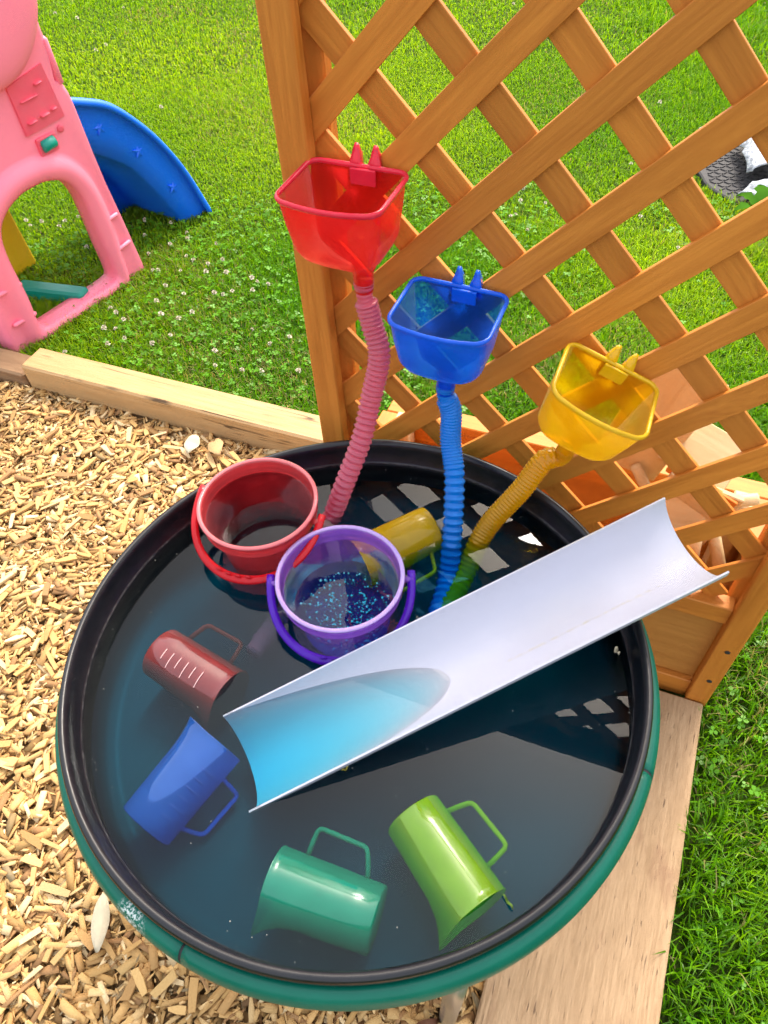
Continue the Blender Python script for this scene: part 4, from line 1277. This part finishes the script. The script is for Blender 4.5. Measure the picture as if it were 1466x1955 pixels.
for k, (x, y, z_, rz, w_, l_, lab) in enumerate(((1.560, 2.80, 0.115, 75, 0.20, 0.34, 'large curled silvery bark sheet lying on the black rubber tile'), (1.50, 2.545, 0.075, 20, 0.13, 0.20, 'small silvery bark flake in front of the large bark sheet'), (1.395, 3.02, 0.055, 50, 0.06, 0.13, 'thin silvery bark strip in the long grass behind the rubber tile'))):
    o = obj('bark_sheet', bark_sheet(k + 3, w_, l_, 1.5), M_BARK, None, T(x, y, z_) @ Matrix.Rotation(R(rz), 4, 'Z') @ Matrix.Rotation(R(8), 4, 'X'))
    md = o.modifiers.new('thick', 'SOLIDIFY'); md.thickness = 0.006; md.offset = 0
    tag(o, lab, 'bark')
g_ = NT('dark_pole'); M_POLE = g_.done(g_.principled((0.03, 0.035, 0.05), 0.35))
for (x, y, lab) in ((1.985, 3.70, 'dark metal pole at the far right, the nearer one'), (2.09, 3.93, 'dark metal pole at the far right, the farther one')):
    tag(obj('metal_pole', sweep([Vector((x, y, -0.05)), Vector((x + 0.02, y, 0.35)), Vector((x + 0.03, y + 0.01, 0.8)), Vector((x + 0.03, y + 0.01, 0.805))], lambda i: 0.024 if i < 3 else 0.018, None, 14), M_POLE), lab, 'pole')

# broad weed leaf beside the tile
g_ = NT('weed_leaf')
M_LEAF = g_.done(g_.mixs(0.35, g_.bsdf('ShaderNodeBsdfDiffuse', (0.06, 0.17, 0.015)), g_.bsdf('ShaderNodeBsdfTranslucent', (0.10, 0.25, 0.02))))
wd = obj('broadleaf_weed', None, None, None, T(1.395, 2.38, 0))
tag(wd, 'green broad-leaved weed in front of the rubber tile', 'weed')
for k in range(6):
    a = k * 1.05 + 0.3; l_ = 0.10 + 0.03 * (k % 2); loops = []
    for i in range(9):
        t = i / 8; wv = 0.026 * math.sin(math.pi * min(1, t * 0.98 + 0.02)) * (1 + 0.25 * math.sin(t * 22))
        px_ = l_ * t; pz_ = 0.055 + 0.05 * math.sin(t * 2.2)
        loops.append([(px_, -wv, pz_ + 0.008), (px_, 0, pz_), (px_, wv, pz_ + 0.008)])
    obj('leaf', loft(loops, False, False, False, True), M_LEAF, wd, T(1.395, 2.38, 0) @ Matrix.Rotation(a, 4, 'Z'))

# ------------------------------------------------------------------ small loose things
def leaf_mesh(l_, w_, bend, fold):
    loops = []
    for i in range(11):
        t = i / 10; wv = w_ / 2 * math.sin(math.pi * (0.03 + 0.95 * t)) ** 0.75
        z_ = bend * math.sin(t * 3.1) + 0.004 * math.sin(9 * t)
        loops.append([(l_ * (t - 0.5), -wv, z_ + fold), (l_ * (t - 0.5), 0, z_), (l_ * (t - 0.5), wv, z_ + fold * 0.6)])
    return loft(loops, False, False, False, True)
def dry_mat(name, col):
    g = NT(name)
    tc = g.n('ShaderNodeTexCoord').outputs['Object']
    mp = g.n('ShaderNodeMapping'); g.l(tc, mp.inputs[0]); mp.inputs['Scale'].default_value = (0.15, 1, 1)
    a = g.noise(mp.outputs[0], 300, 4, 0.6)
    c = g.mix(g.mapr(a, 0.35, 0.7, 0, 0.5), col, tuple(x * 0.72 for x in col))
    return g.done(g.principled(c, 0.65, g.bump(a, 0.3, 0.001), 0.3))
M_PALE = dry_mat('pale_leaf', (0.66, 0.57, 0.39)); M_TAN = dry_mat('tan_leaf', (0.62, 0.38, 0.17)); M_BROWN = dry_mat('brown_leaf', (0.19, 0.075, 0.035))
def loose(name, lab, cat, me, mat, x, y, z_, rz, rx=0, ry=0):
    o = obj(name, me, mat, None, T(x, y, z_) @ Matrix.Rotation(R(rz), 4, 'Z') @ Matrix.Rotation(R(ry), 4, 'Y') @ Matrix.Rotation(R(rx), 4, 'X'))
    md = o.modifiers.new('thick', 'SOLIDIFY'); md.thickness = 0.0008; md.offset = 0
    tag(o, lab, cat)
    return o
loose('dry_leaf', 'pale oval dry leaf on the chips near the beam', 'leaf', leaf_mesh(0.062, 0.040, 0.006, 0.004), M_PALE, -0.503, 1.445, 0.046, 70, 10, -8)
loose('dry_leaf', 'tan dry leaf just right of the pale oval leaf by the beam', 'leaf', leaf_mesh(0.070, 0.045, 0.010, 0.006), M_TAN, -0.435, 1.425, 0.042, 110, -8, 8)
loose('dry_leaf', 'long cream twisted leaf on the chips at the bottom left', 'leaf', leaf_mesh(0.092, 0.029, 0.008, 0.003), M_PALE, -0.530, 0.297, 0.047, 95, 14, 4)
loose('dry_leaf', 'dark brown curled leaf on the chips at the foot of the leg', 'leaf', leaf_mesh(0.055, 0.018, 0.006, 0.004), M_BROWN, 0.000, 0.118, 0.046, 20, 10, 0)
# scraps afloat along the rim
M_SCRAP = dry_mat('green_scrap', (0.12, 0.22, 0.03)); M_SCRAPY = dry_mat('yellow_scrap', (0.42, 0.36, 0.05))
loose('grass_scrap', 'tiny yellow green scrap of grass afloat beside the trough', 'scrap', leaf_mesh(0.009, 0.003, 0.0006, 0.0006), M_SCRAPY, -0.070, 0.338, ZW + 0.0012, 25)
loose('grass_scrap', 'short green grass scrap stuck to the front right rim of the tray', 'scrap', leaf_mesh(0.018, 0.003, 0.002, 0.001), M_SCRAP, 0.102, 0.180, ZW + 0.003, 120)
loose('wood_scrap', 'small wood scrap on the right inner rim of the tray', 'scrap', leaf_mesh(0.012, 0.006, 0.001, 0.001), M_PALE, 0.293, 0.466, 0.5495, 100)
# dust and pollen afloat on the water
V = []; F = []
for k in range(150):
    a = rnd.uniform(0, 6.283); rr = 0.352 * math.sqrt(rnd.uniform(0.05, 1)) if k % 3 else rnd.uniform(0.335, 0.356)
    x, y, q = CX + rr * math.cos(a), CY + rr * math.sin(a), rnd.uniform(0.0003, 0.0009)
    i = len(V); ph = rnd.uniform(0, 6)
    V += [(x + q * rnd.uniform(0.6, 1.3) * math.cos(ph + j * 1.257), y + q * rnd.uniform(0.6, 1.3) * math.sin(ph + j * 1.257), ZW + 0.0004) for j in range(5)] + [(x, y, ZW + 0.0009)]
    F += [(i + j, i + (j + 1) % 5, i + 5) for j in range(5)]
g_ = NT('dust'); M_DUST = g_.done(g_.principled((0.42, 0.40, 0.34), 0.8))
tag(obj('floating_dust', mk(V, F), M_DUST), 'tiny pale specks of dust floating on the dark water', 'dust', kind='stuff')
print('objects', len(bpy.data.objects), 'tris', sum(len(m.loop_triangles) if m.loop_triangles else len(m.polygons) for m in bpy.data.meshes))
